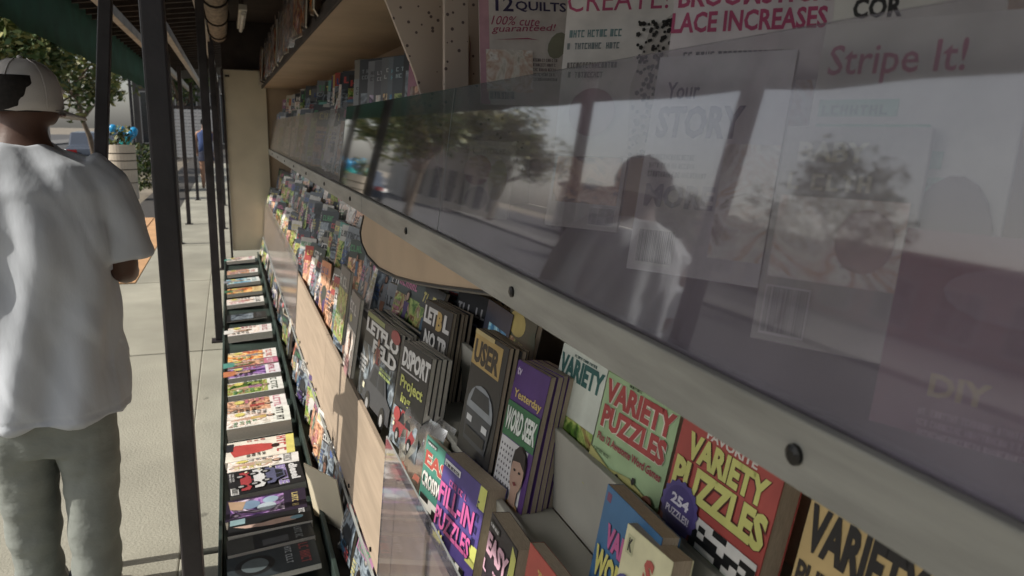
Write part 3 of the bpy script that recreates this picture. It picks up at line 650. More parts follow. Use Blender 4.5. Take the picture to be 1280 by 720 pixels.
# back row of the upper shelf, turned a little towards the walker's way in
craft((598, -22), (716, -16), .60, .30, a_quilts, 'efe6de', 'pale craft magazine reading 12 QUILTS with pink script above the acrylic guard')
craft((712, -18), (862, -26), .60, .31, a_create, 'f0e9e0', 'cream craft magazine headed CREATE! with a spotted dress, next to the quilts')
craft((846, -26), (1050, -40), .60, .32, a_broom, 'ece0e0', 'pink lettered BROOMSTICK LACE INCREASES magazine at the top edge')
craft((1044, 0), (1262, -14), .58, .30, lambda c: (c.rect(0, 0, 1, 1, 'ded9cc'), c.text('COR', .12, .93, .42, 1.0, '2c2a28', .04), c.rect(0, 0, 1, .8, PH[6])), 'ded9cc', 'off white magazine with a black title word cut by the photo edge')
# front row of the upper shelf, behind the acrylic
craft2((588, 176), .60, .15, 35, .20, lambda c: (c.rect(0, 0, 1, 1, 'b8b49c'), c.ell(.25, .62, .3, .2, '8a2c30'), c.ell(.7, .5, .2, .26, '8c9440'), c.ell(.3, .25, .25, .16, '4a4a52'), c.marks(.1, .84, .9, .94, '50505a', random.Random(2), 1, .07)), 'b8b49c', 'small craft booklet with red, olive and grey wool balls behind the acrylic')
craft2((826, 72), .56, .19, 28, .29, a_story, 'e2dde2', 'lilac titled Your STORY magazine standing behind the acrylic guard')
craft2((1034, 32), .53, .17, 26, .28, a_stripe, 'd9d6cc', 'Stripe It! knitting magazine with mint green lines behind the acrylic')
craft2((985, 158), .492, .125, 26, .20, a_baby, 'b9b6ae', 'grey BABY booklet with a barcode leaning in front of the others')
craft2((1135, 285), .49, .17, 22, .17, a_magenta, '8a2c50', 'dark magenta DIY magazine at the right edge behind the acrylic')
craft2((704, 130), .60, .16, 30, .23, lambda c: (c.rect(0, 0, 1, 1, 'cfcac2'), c.marks(.08, .8, .9, .95, '6a6a74', random.Random(7), 2), c.rect(.05, .2, .95, .7, PH[1]), c.barcode(.6, .03, .95, .18)), 'cfcac2', 'grey printed pattern booklet left of the Your STORY magazine')

# ---- generic stock
PAL = [('ece8e0', 'white'), ('c0392b', 'red'), ('2d6a8e', 'blue'), ('3d7a4a', 'green'), ('d9b23c', 'yellow'), ('23262b', 'black'), ('8a8f96', 'grey'), ('b06a9a', 'pink'), ('5b3f86', 'purple'), ('d9772c', 'orange'), ('c8b896', 'beige'), ('3fa08f', 'teal')]
ACC = [('d83a3a', 'red'), ('f0eee8', 'white'), ('e2d23a', 'yellow'), ('141414', 'black'), ('2a5ca8', 'blue'), ('e06aa0', 'pink'), ('3a9a5a', 'green')]
MOT = ['portrait', 'photo', 'figure', 'car']
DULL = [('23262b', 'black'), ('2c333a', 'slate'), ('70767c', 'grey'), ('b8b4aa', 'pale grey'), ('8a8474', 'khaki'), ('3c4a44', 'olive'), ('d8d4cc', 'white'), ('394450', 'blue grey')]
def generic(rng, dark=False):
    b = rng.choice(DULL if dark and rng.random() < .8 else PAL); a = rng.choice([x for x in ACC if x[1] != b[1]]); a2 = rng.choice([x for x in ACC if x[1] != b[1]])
    mo = rng.randrange(4); seed = rng.randrange(10**6)
    def art(c):
        r = random.Random(seed)
        c.rect(.0, .0, 1, 1, b[0])
        p = r.choice([PH[0], PH[0], PH[5], PH[1], PH[2]] if dark else PH)
        c.rect(0, 0, 1, r.uniform(.66, .78), p)
        tw = r.uniform(.11, .19)
        c.marks(.05, .79, r.uniform(.8, .98), .97, a[0], r, 1, tw)
        if mo == 0: c.bust(r.uniform(.4, .62), .36, .62, r.choice(['c89a7c', '8a5a40', 'e0b89c']), r.choice(['2a1a14', '6a4424', 'c0a050']), r.choice(DULL if dark else PAL)[0], r)
        elif mo == 2: c.figure(r.uniform(.4, .6), .04, .74, r.choice(['c89a7c', 'a06a48']), '2a1a14', r.choice(PAL)[0])
        elif mo == 3: c.car(.5, .36, .85, r.choice(DULL if dark else PAL)[0]); c.car(.45, .15, .6, r.choice(PAL)[0])
        else: c.ell(.5, .4, .3, .2, r.choice(DULL if dark else PAL)[0]); c.ell(.6, .25, .2, .12, r.choice(PAL)[0])
        c.marks(.04, .36, .34, .62, a2[0], r, 4); c.marks(.64, .1, .97, .3, a[0], r, 3)
        if r.random() < .5: c.star(.82, .68, .14, .09, a2[0])
        c.barcode(.04, .03, .26, .13)
    return b, a, MOT[mo], art
ORD = ['first', 'second', 'third', 'fourth', 'fifth', 'sixth', 'seventh', 'eighth', 'ninth', 'tenth', 'eleventh', 'twelfth', 'thirteenth', 'fourteenth', 'fifteenth', 'sixteenth', 'seventeenth', 'eighteenth', 'nineteenth', 'twentieth'] 
ORD += ['twenty-'+o for o in ORD[:9]]+['thirtieth']+['thirty-'+o for o in ORD[:9]]+['fortieth']+['forty-'+o for o in ORD[:9]]+['fiftieth']+['fifty-'+o for o in ORD[:9]]+['sixtieth']+['sixty-'+o for o in ORD[:9]]
def row(y_from, X, Z, h, rng, where, group, lean=10, step=(.12, .2), yaw=(2, 22), dark=False, X2=None, jz=.01):
    """stock a shelf from the far end panel back to y_from"""
    y = 8.85; k = 0
    while y > y_from:
        b, a, mo, art = generic(rng, dark); hh = h*rng.uniform(.86, 1.04); ww = hh*.75
        label = '%s magazine with %s title and %s, %s from the end panel, %s' % (b[1], a[1], mo, ORD[k], where)
        magazine(Vector((X+rng.uniform(-.012, .012), y, Z)), rng.uniform(*yaw), lean+rng.uniform(-3, 4), ww, hh, rng.choice([.004, .006, .01, .016]), b[0], art, label, group, sag=rng.choice([0, .008, .016, .026]), roll=rng.uniform(-3, 3), white=rng.random() < .7 and 'shelf' not in where and 'step' not in where)
        y -= rng.uniform(*step); k += 1
rng = random.Random(77)
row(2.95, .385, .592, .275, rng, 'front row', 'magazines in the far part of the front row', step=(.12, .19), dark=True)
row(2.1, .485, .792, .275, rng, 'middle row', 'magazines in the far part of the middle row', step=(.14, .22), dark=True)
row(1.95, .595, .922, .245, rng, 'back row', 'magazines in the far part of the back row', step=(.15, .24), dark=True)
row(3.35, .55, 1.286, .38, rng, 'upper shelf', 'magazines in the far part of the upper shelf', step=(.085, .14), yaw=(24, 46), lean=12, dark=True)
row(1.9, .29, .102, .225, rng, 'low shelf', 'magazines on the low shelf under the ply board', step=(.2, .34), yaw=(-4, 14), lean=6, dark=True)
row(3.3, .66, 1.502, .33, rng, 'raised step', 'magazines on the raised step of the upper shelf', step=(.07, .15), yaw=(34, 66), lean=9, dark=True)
# tall thin stock beside the speckled divider
def plain(c, col, acc, seed):
    r = random.Random(seed); c.rect(0, 0, 1, 1, col); c.rect(.05, .08, .95, .66, PH[seed % 7]); c.marks(.06, .80, .8, .92, acc, r, 2, .06)
for i, (y, col, acc, h, yaw, t, lab) in enumerate([
    (2.30, '17181a', '3a3a3e', .46, 38, .012, 'tall black folder leaning against the speckled divider'),
    (2.24, 'b0607c', 'e8c8d4', .38, 36, .010, 'pink folder wedged between the black folder and the divider'),
    (2.44, '3a4a54', 'a8c0c8', .36, 40, .006, 'slate blue magazine with a pale title on the upper shelf'),
    (2.52, '66727c', '5cb0c0', .36, 40, .006, 'steel grey magazine with a cyan label left of the slate one'),
    (2.62, '6a6c70', 'c8c8c8', .37, 42, .018, 'thick grey catalogue standing edge-on on the upper shelf'),
    (2.76, '54565c', 'b0b0b8', .37, 42, .018, 'charcoal catalogue next to the thick grey catalogue'),
    (2.90, '7a7c82', '303034', .38, 42, .008, 'light grey catalogue before the dark gap'),
    (3.08, '22262c', '80888e', .40, 44, .008, 'near black large magazine beside the dark gap'),
    (3.22, '8a9090', '344', .33, 44, .006, 'pale grey magazine with dark title past the gap')]):
    magazine(Vector((.56, y, 1.392)), yaw, 11, .22, h, t, col, (lambda c, col=col, acc=(acc if len(acc) == 6 else '334044'), i=i: plain(c, col, acc, i)), lab, 'tall stock beside the speckled divider', roll=-4)
# ---- ground tray, head of each cover towards the rack
def tray(ya, yb, col, art, label, t=.03, lift=0, tiltx=0):
    A = onZ(300, ya, .11); B = onZ(300, yb, .11); wd = B.y-A.y; wd = max(.10, min(.215, wd*.97)); yc = (A.y+B.y)/2
    magazine(Vector((-.075+rng.uniform(-.006, .006), yc, .088+t+lift)), rng.uniform(-2.5, 2.5), 86, wd, .285, t, col, art, label, 'magazines lying in the low ground tray', white=True, roll=tiltx)
def gen_tray(ya, yb, base, acc, lab, seed, pk, t=.03, **k):
    def art(c):
        r = random.Random(seed); c.rect(0, 0, 1, 1, base); c.rect(r.uniform(0, .1), .0, r.uniform(.9, 1), .72, PH[pk]); c.marks(.04, .78, .97, .97, acc, r, 1, .16)
        c.bust(.5, .36, .6, 'd8a888', r.choice(['3a2418', '7a5a30']), r.choice(PAL)[0], r) if seed % 2 else c.figure(.5, .06, .7, 'd8a888', '3a2418', r.choice(PAL)[0])
        c.marks(.03, .3, .34, .66, acc, r, 4); c.marks(.66, .1, .97, .5, r.choice(ACC)[0], r, 4); c.star(.2, .2, .14, .1, 'e8d838')
    tray(ya, yb, base, art, lab, t, **k)
gen_tray(333, 319, 'efe4e0', 'c83a6a', 'white tray magazine with a pink title, next to the cream end panel', 1, 5)
gen_tray(348, 336, 'f0ece6', 'c84030', 'white tray magazine with a red title, second from the end panel', 2, 1)
gen_tray(358, 349, 'dfe6e4', '2a9aa0', 'white tray magazine with a teal title and cool photo', 3, 3)
gen_tray(371, 360, 'e6c878', 'c07818', 'golden tray magazine with an orange title', 5, 4)
gen_tray(384, 374, 'f2eee6', '1a1a1a', 'white tray magazine with black title lettering', 4, 5)
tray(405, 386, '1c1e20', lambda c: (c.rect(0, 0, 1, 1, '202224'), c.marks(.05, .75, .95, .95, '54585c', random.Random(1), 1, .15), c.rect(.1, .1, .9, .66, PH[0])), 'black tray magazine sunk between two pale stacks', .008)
gen_tray(431, 408, 'f0e8e4', 'b83a4a', 'white crowded tray magazine with yellow star, on a thick stack', 7, 5, .045)
gen_tray(454, 443, 'f4efe8', 'd8342c', 'white tray magazine with red title and orange details', 8, 4)
gen_tray(462, 455, 'd86a90', 'f4f0f0', 'narrow pink tray magazine overlapped by its neighbours', 9, 1, .032)
gen_tray(475, 463, 'eeeaf0', 'c02a6a', 'white tray magazine with magenta title and blue patches', 11, 6)
gen_tray(500, 478, 'f0f0e8', '2a4a2a', 'white tray magazine with leafy green garden photo', 12, 2)
gen_tray(523, 503, 'f6f0ea', 'e07090', 'white tray magazine with a pink title and an orange clad figure', 14, 1)
gen_tray(546, 526, 'eef0e4', '2a2a2a', 'pale yellow tray magazine topping a thick brown-edged stack', 16, 5, .06)
tray(580, 555, 'f4ead0', lambda c: (c.rect(0, 0, 1, 1, 'f4ecd8'), c.rect(.0, .88, 1, 1, 'e8dc3c'), c.marks(.04, .74, .96, .96, 'd83a34', random.Random(3), 1, .18), c.poly([(.2, .12), (.5, .06), (.8, .12), (.72, .5), (.66, .66), (.5, .72), (.36, .66), (.28, .5)], 'd4301f'), c.ell(.5, .72, .1, .06, '3a1c14'), c.rect(.1, .0, .5, .1, '2a2c34'), c.marks(.04, .3, .2, .6, 'c83a2c', random.Random(5), 3), c.marks(.76, .3, .96, .6, '2a2a2a', random.Random(6), 4)), 'cream tray magazine with a big red figure and red title', .03)
gen_tray(592, 580, 'f0eee8', '8a8a8a', 'white tray magazine with grey title behind the three-car cover', 18, 5, .03)
def a_three(c):
    c.rect(0, 0, 1, 1, '1d1c1f'); c.text('BEETLE', .08, .66, .92, .79, '9a86c8', .05, 'e8e4f0'); c.text('diesel', .10, .83, .8, .95, 'dcdcdc', .05); c.barcode(.7, .02, .98, .12); c.marks(.06, .02, .6, .1, 'c0c0c0', random.Random(2), 2)
    c.car(.5, .22, .78, 'b8232c'); c.car(.5, .40, .78, 'dfe0e0'); c.car(.5, .56, .7, '5c5f86')
tray(624, 592, '1d1c1f', a_three, 'black tray magazine showing a red, a white and a blue car', .03)
tray(654, 627, '2a1c34', lambda c: (c.rect(0, 0, 1, 1, '2e1e3a'), c.rect(.1, .05, .9, .72, PH[6]), c.marks(.1, .82, .9, .95, 'd8c060', random.Random(1), 1, .12), c.ell(.3, .55, .16, .1, '9fc0d8'), c.ell(.6, .5, .18, .12, 'b8ccd8'), c.ell(.4, .3, .2, .12, '7a9cc0'), c.poly([(.1, .02), (.5, .05), (.6, .2), (.2, .24)], 'c8a078')), 'dark purple tray magazine with pale blue figures', .03)
tray(672, 652, '151618', lambda c: (c.rect(0, 0, 1, 1, '18191c'), c.poly([(.5, .06), (.7, .2), (.8, .5), (.75, .8), (.5, .9), (.45, .6), (.55, .4)], 'd8b09a'), c.ell(.6, .82, .12, .08, '70b0c8'), c.rect(.05, .02, .4, .2, '8fb8c0'), c.marks(.1, .85, .45, .97, 'e8e8e8', random.Random(3), 1, .1)), 'black tray magazine with a pale stretched figure', .03)
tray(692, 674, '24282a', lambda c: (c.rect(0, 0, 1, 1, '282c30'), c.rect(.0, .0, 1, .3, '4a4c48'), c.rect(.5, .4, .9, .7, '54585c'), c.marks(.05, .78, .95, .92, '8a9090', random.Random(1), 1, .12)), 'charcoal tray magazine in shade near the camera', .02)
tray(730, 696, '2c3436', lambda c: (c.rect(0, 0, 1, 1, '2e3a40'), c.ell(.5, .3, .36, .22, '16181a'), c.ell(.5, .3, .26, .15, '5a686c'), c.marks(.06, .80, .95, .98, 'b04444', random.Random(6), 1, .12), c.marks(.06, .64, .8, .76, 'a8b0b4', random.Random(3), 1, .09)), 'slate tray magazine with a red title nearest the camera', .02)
# loose card sheets leaning on the low shelf
for (y, hh, lean, lab) in ((2.62, .22, -16, 'pale loose card leaning out of the low shelf'),):
    mb = MB(); mb.box((-.10, 0, 0), (.10, .004, hh), M_cream); o = mb.build('card_sheet'); o.matrix_world = Matrix.Translation((.275, y, .1)) @ Matrix.Rotation(R(-62), 4, 'Z') @ Matrix.Rotation(R(10), 4, 'X')
    tag(o, lab, 'card')
# bagged magazines hung along the top shelf
for k in range(13):
    y = 3.3+k*.44; b, a, mo, art = generic(rng)
    def art2(c, k=k): c.rect(0, 0, 1, 1, 'a88a74'); c.rect(.05, .05, .95, .8, PH[1 if k % 2 else 4]); c.marks(.05, .82, .95, .96, 'e0d0c0', random.Random(k), 1, .12)
    r_ = magazine(Vector((.356, y, 1.952)), rng.uniform(-14, 14), 4, .23, .29, .008, 'a88a74', art2, 'bagged brown toned magazine, %s from the near end of the top shelf' % ORD[k], 'bagged magazines along the top shelf', roll=rng.uniform(-6, 6), white=True)
    p = MB(); n = 6; vs = []; fs = []
    for i in range(n+1):
        for j in range(n+1): vs.append(((i/n-.5)*.25, -.006+rng.uniform(-.012, .004), (j/n)*.33-.012))
    for i in range(n):
        for j in range(n): q = i*(n+1)+j; fs.append((q, q+n+1, q+n+2, q+1))
    p.raw(vs, fs, M_plastic); p.build('plastic_bag', r_, fix=False)
# ================================================================ CANOPY
can = empty('street_canopy', (-.7, 6, 0)); tag(can, 'dark slatted canopy on slim black posts with a green canvas drop edge', 'canopy')
def cp(name, mb, bevel=0): o = mb.build(name, None, bevel); o.parent = can; o.matrix_parent_inverse = Matrix.Translation((.7, -6, 0)); return o
mb = MB(); mb.prism([(-1.42, 2.78), (.05, 2.98), (.05, 3.02), (-1.42, 2.82)], -2, 24, 1, M_deck); cp('roof_deck', mb)
y = -1.0
while y < 20:
    mb = MB(); mb.prism([(-1.39, 2.70), (.045, 2.895), (.045, 2.978), (-1.39, 2.778)], y, y+.05, 1, M_dark); cp('rafter', mb); y += .42
for x, z in ((-.86, 2.40), (-.5, 2.36), (-.15, 2.36)):
    mb = MB(); mb.box((x-.03, -2, z), (x+.03, 22, z+.09), M_beam if x > -.8 else M_beam); mb2 = cp('beam', mb, .004)
    y = 0
mb = MB(); n = 52; vs = []; fs = []
for i in range(n+1):
    yy = -2+25*i/n
    for j, z in enumerate((2.80, 2.66, 2.5, 2.36, 2.225)): vs.append((-1.43+.012*math.sin(yy*9+j)*(j*.5), yy, z+(.008*math.sin(yy*6) if j == 4 else 0)))
for i in range(n):
    for j in range(4): a = i*5+j; fs.append((a, a+5, a+6, a+1))
mb.raw(vs, fs, M_green); vs2 = [(x-.006, y_, z) for x, y_, z in vs]; mb.raw(vs2, fs, M_green); mb.smooth = True; cp('canvas_drop', mb)
def post(x, y, s=.042, top=2.40):
    mb = MB(); mb.box((x-s/2, y-s/2, .012), (x+s/2, y+s/2, top), M_black); p = cp('post', mb, .004)
    b = MB(); b.box((x-.055, y-.055, .0005), (x+.055, y+.055, .0115), M_black); q = b.build('base_plate', p)
for x, y, s in ((-.103, 1.42, .037), (-.13, 5.72, .056), (-.115, 8.75, .056), (-.66, 10.87, .06), (-.645, 13.1, .06), (-.13, 12.4, .056), (-.66, 17.5, .06), (-.13, 16.2, .056)): post(x, y, s)
tp = onY(132, 0, 2.75); ft = onY(112, 690, 2.75); ft = ft+(tp-ft)*((.012-ft.z)/(tp.z-ft.z)); tp = ft+(tp-ft)*(2.66/(tp.z-ft.z))
mb = MB(); mb.prism([(ft.x-.019, ft.z), (ft.x+.019, ft.z), (tp.x+.019, tp.z), (tp.x-.019, tp.z)], 2.73, 2.77, 1, M_black); p_ = cp('post', mb, .004)
b = MB(); b.box((ft.x-.055, 2.695, .0005), (ft.x+.055, 2.805, .0115), M_black); b.build('base_plate', p_)
# tubes under the hood, unlit
for (x, y0, y1, z, lab) in ((.16, 3.6, 5.0, 2.38, 'white unlit tube light hanging under the hood, nearer the camera'), (.16, 6.4, 7.6, 2.34, 'white unlit tube light by the cream end panel')):
    r = empty('tube_light', (x, y0, z)); tag(r, lab, 'light')
    b = MB(); b.box((-.03, 0, .03), (.03, y1-y0, .075), mk('lamp_housing', (.5, .48, .42), .5)); b.build('housing', r, .006)
    b = MB(); b.tube([(0, .04, .012), (0, y1-y0-.04, .012)], .016, mk('lamp_tube', (.72, .70, .64), .25), 12); b.build('tube', r)
    b = MB(); [b.tube([(0, q, .07), (0, q, 2.62-z)], .006, M_dark, 6) for q in (.2, y1-y0-.2)]; b.build('hanger', r)
r = empty('rolled_awning', (-.03, 4.6, 2.32)); tag(r, 'rolled up brown canvas shade tied along the canopy edge', 'awning')
b = MB(); b.smooth = True; b.tube([(0, 0, .05), (0, 1.2, .05), (0, 3.4, .04)], [.075, .085, .075], mk('brown_canvas', (.24, .19, .14), .9, .35, 9, .4, 40, stretch=(4, 1, 4)), 16); b.build('canvas_roll', r)
for q in (.15, 1.1, 2.1, 3.1):
    b = MB(); b.tube([(.088*math.cos(t), q, .047+.088*math.sin(t)) for t in [i*math.pi/8 for i in range(17)]], .008, M_dark, 6); b.build('strap', r)
r = bx('shutter_box', (-.16, 3.0, 2.36), (.13, 3.5, 2.61), M_black, None, .01); tag(r, 'black boxy shutter housing under the canopy above the walk', 'box')

# ================================================================ BACKGROUND
def leafmat(n, c): return mk(n, c, .5, .4, 1.2, spec=.3)
LEAF = [leafmat('leaf_deep', (.045, .075, .02)), leafmat('leaf_mid', (.10, .125, .034)), leafmat('leaf_yellow', (.21, .20, .065))]
M_bark = mk('bark', (.16, .12, .085), .9, .35, 9, .5, 30)
def tree(x, y, h, cr, label, seed, trunk=.12, nleaf=2600, ls=.085, group='street trees', low=.42, mats=(0, 1, 2)):
    rng = random.Random(seed); r = empty('street_tree', (x, y, 0)); tag(r, label, 'tree', group)
    t = MB(); t.smooth = True; p = [Vector((0, 0, -.1))]; d = Vector((rng.uniform(-.1, .1), rng.uniform(-.1, .1), 1))
    for i in range(5): p.append(p[-1]+d.normalized()*h*.11); d += Vector((rng.uniform(-.2, .2), rng.uniform(-.2, .2), 0))
    t.tube(p, [trunk*(1.15-.12*i) for i in range(6)], M_bark, 9)
    tips = []
    for k in range(9):
        a = k*2.4+rng.uniform(-.3, .3); q = [p[3+k % 3]]; e = Vector((math.cos(a)*rng.uniform(.5, 1.1), math.sin(a)*rng.uniform(.5, 1.1), rng.uniform(.5, 1.2)))
        for i in range(4): q.append(q[-1]+e.normalized()*cr*.34); e += Vector((rng.uniform(-.5, .5), rng.uniform(-.5, .5), rng.uniform(-.1, .3))); tips.append((q[-1], i))
        t.tube(q, [trunk*.5, trunk*.36, trunk*.24, trunk*.15, trunk*.07], M_bark, 6)
    t.build('trunk', r)
    c = MB(); cl = []
    for q, i in tips:
        if i >= 1: cl.append((q, cr*rng.uniform(.22, .42)))
    top = Vector((p[-1].x, p[-1].y, 0))
    for k in range(16):
        a = rng.uniform(0, 6.28); e = rng.uniform(-.4, 1.2); rr = cr*rng.uniform(.5, .95); cl.append((Vector((p[-1].x+rr*math.cos(a)*math.cos(e), p[-1].y+rr*math.sin(a)*math.cos(e), h-cr*.8+rr*.8*math.sin(e))), cr*rng.uniform(.18, .34)))
    cl = [(q, rad) for q, rad in cl if q.z > h*low]
    for k in range(nleaf):
        q, rad = rng.choice(cl); v = Vector((rng.gauss(0, 1), rng.gauss(0, 1), rng.gauss(0, .8))).normalized()*rad*rng.uniform(.35, 1.05)**.6
        o = q+v; s = ls*rng.uniform(.6, 1.4); a = Vector((rng.gauss(0, 1), rng.gauss(0, 1), rng.gauss(0, .6))).normalized(); b = a.cross(Vector((rng.gauss(0, 1), rng.gauss(0, 1), rng.gauss(0, 1)))).normalized()
        c.raw([o-a*s, o+b*s*.45, o+a*s, o-b*s*.45], [(0, 1, 2, 3)], LEAF[mats[rng.randrange(3)]])
    c.build('crown', r, fix=False); return r
tree(-5.0, 25, 5.0, 1.75, 'sunlit yellow green street tree beyond the walker', 3, .12, 5200, .12)
tree(-4.3, 30, 5.6, 1.9, 'thin pale trunked tree standing behind the bright planter', 4, .09, 3600, .12)
tree(-2.6, 44, 7.0, 2.6, 'dark leafy tree far down the walk between the posts', 5, .16, 4500, .16, mats=(0, 0, 1))
tree(-9.5, 45, 7.5, 2.8, 'broad green tree further along the street', 6, .16, 4200, .17)
tree(-14.6, 17.6, 5.3, 1.75, 'small open crowned tree across the road near the low shops', 7, .08, 2300, .10, group='trees across the road')
tree(-15.2, 46, 6.3, 2.8, 'bushy round tree across the road by the pale building', 8, .15, 5200, .15, low=.3, group='trees across the road')
tree(-14.2, 25, 3.3, 1.5, 'low shrubby tree across the road between two taller ones', 9, .09, 2600, .12, low=.25, group='trees across the road')
tree(-15, 7, 4.0, 1.7, 'small tree across the road opposite the rack', 10, .1, 2600, .12, group='trees across the road')
tree(-14.5, 52, 7.5, 3, 'tall tree far along the opposite pavement', 11, .16, 4200, .17, group='trees across the road')

M_glass = mk('dark_window_glass', (.02, .025, .03), .08, .2, 3, spec=.8)
def building(x0, y0, x1, y1, h, wall, roof, label, cat, floors=1, bays=5, over=.35, face='x'):
    """block whose street side looks towards +x (or towards -y when face is y)"""
    r = empty('building', ((x0+x1)/2, (y0+y1)/2, 0)); tag(r, label, cat); c = r.location
    def add(name, mb, par=None):
        o = mb.build(name); o.parent = par or r
        if par is None: o.matrix_parent_inverse = Matrix.Translation(-c)
        return o
    b = MB(); b.box((x0, y0, -.15), (x1, y1, h), wall); w_ = add('wall', b)
    b = MB(); b.box((x0-over, y0-over, h+.002), (x1+over, y1+over, h+.32), roof); rf = add('roof', b)
    b = MB(); b.box((x0, y0, h+.322), (x1, y1, h+.62), wall); add('parapet', b)
    fh = h/floors
    L = (y1-y0) if face == 'x' else (x1-x0)
    for f in range(floors):
        for k in range(bays):
            t = (k+.5)/bays*L; hw = L/bays*.32; z0 = f*fh+(.35 if f == 0 else .9); z1 = f*fh+fh*.78
            def q(n, a0, a1, b0, b1, d0, d1, mat, par=None):
                m_ = MB(); m_.box((x1+d0, y0+t+a0, b0), (x1+d1, y0+t+a1, b1), mat) if face == 'x' else m_.box((x0+t+a0, y0-d1, b0), (x0+t+a1, y0-d0, b1), mat)
                return add(n, m_, par)
            fm = mk('window_frame_paint', (.45, .43, .40), .5)
            wn = q('window', -hw, hw, z0, z1, .002, .05, fm)
            q('pane', -hw+.07, -.03, z0+.07, z1-.07, .052, .06, M_glass, wn); q('pane', .03, hw-.07, z0+.07, z1-.07, .052, .06, M_glass, wn)
    return r
S1 = mk('stucco_pale', (.42, .38, .33), .9, .12, 1, .1); S2 = mk('stucco_rose', (.30, .15, .13), .9, .15, 1, .1); S3 = mk('stucco_sand', (.38, .31, .23), .9, .12, 1, .1); RT = mk('roof_maroon', (.16, .05, .04), .8, .2, 3); RG = mk('roof_grey', (.15, .14, .14), .8, .2, 2)
building(-17, 50, -10.8, 58, 6.6, S1, RT, 'pale stucco building with a maroon roof band beyond the tree', 'building', 2, 6, .4, 'y')
building(-46, 13, -33, 36.5, 3.7, S2, RT, 'low rose coloured shop row across the road', 'building', 1, 6)
building(-46, 38, -34, 52, 3.5, S3, RG, 'sand coloured shop across the road', 'building', 1, 4)
building(-48, 54, -31, 72, 4.4, S1, RG, 'pale grey roofed building across the road', 'building', 1, 4)
building(-46, -18, -33, 11.5, 4.0, S3, RT, 'sand coloured corner shop across the road', 'building', 1, 6)
building(-6.0, 60, 3, 68, 5.0, mk('stucco_dark', (.11, .10, .09), .9, .2, 1), RG, 'dark storefront closing the far end of the walk', 'building', 1, 4, .3, 'y')

r = empty('planter', (-2.1, 18.0, 0)); tag(r, 'round banded concrete planter bin standing on the tiles', 'planter')
M_pl = mk('planter_concrete', (.50, .43, .34), .85, .12, 4, .2)
b = MB(); b.smooth = False
b.tube([(0, 0, 0), (0, 0, .34)], .28, M_pl, 28); b.build('drum', r)
for z in (.345, .62, .80, .95):
    b = MB(); b.tube([(0, 0, z), (0, 0, z+.012)], .265, M_joint, 28); b.build('joint_band', r)
    b = MB(); hh = {.345: .255, .62: .16, .80: .13, .95: .16}[z]; b.tube([(0, 0, z+.014), (0, 0, z+.012+hh)], .28, M_pl, 28); b.build('drum', r)
b = MB(); rn = random.Random(9)
for k in range(120):
    a = rn.uniform(0, 6.28); z = rn.uniform(1.1, 1.5); rr = rn.uniform(.02, .24); o = Vector((rr*math.cos(a), rr*math.sin(a), z)); u = Vector((rn.gauss(0, 1), rn.gauss(0, 1), rn.gauss(0, 1))).normalized()*.07; v = u.cross(Vector((0, 0, 1))).normalized()*.035
    b.raw([o-u, o+v, o+u, o-v], [(0, 1, 2, 3)], LEAF[k % 3])
b.build('plant', r, fix=False)
r = empty('hedge_box', (-1.75, 20.5, 0)); tag(r, 'low dark clipped hedge beside the banded planter', 'hedge')
b = MB(); rn = random.Random(19)
for k in range(1500):
    o = Vector((rn.uniform(-.45, .55), rn.uniform(-.5, .5), rn.uniform(.02, 1.1))); u = Vector((rn.gauss(0, 1), rn.gauss(0, 1), rn.gauss(0, 1))).normalized()*.07; v = u.cross(Vector((0, 0, 1))).normalized()*.03
    b.raw([o-u, o+v, o+u, o-v], [(0, 1, 2, 3)], LEAF[0 if k % 5 else 2])
b.build('foliage', r, fix=False)
M_blue = mk('blue_balloon', (.02, .28, .55), .25, .1, 3); M_teal = mk('teal_balloon', (.03, .42, .42), .25, .1, 3)
r = empty('balloon_cluster', (-2.75, 21.6, .0)); tag(r, 'cluster of shiny blue and teal balloons above the planter', 'balloons'); rn = random.Random(4)
for k in range(11):
    o = Vector((rn.uniform(-.3, .6), rn.uniform(-.3, .3), rn.uniform(1.0, 1.45))); b = MB(); b.smooth = True
    b.tube([o+Vector((0, 0, -.14)), o+Vector((0, 0, -.12)), o+Vector((0, 0, -.06)), o+Vector((0, 0, .02)), o+Vector((0, 0, .08)), o+Vector((0, 0, .115)), o+Vector((0, 0, .125))], [.004, .02, .075, .1, .085, .045, .01], M_blue if k % 3 else M_teal, 14); b.build('balloon', r)
    b = MB(); b.tube([o+Vector((0, 0, -.14)), (o.x*.3, o.y*.3, .0)], .003, M_white, 4); b.build('string', r)
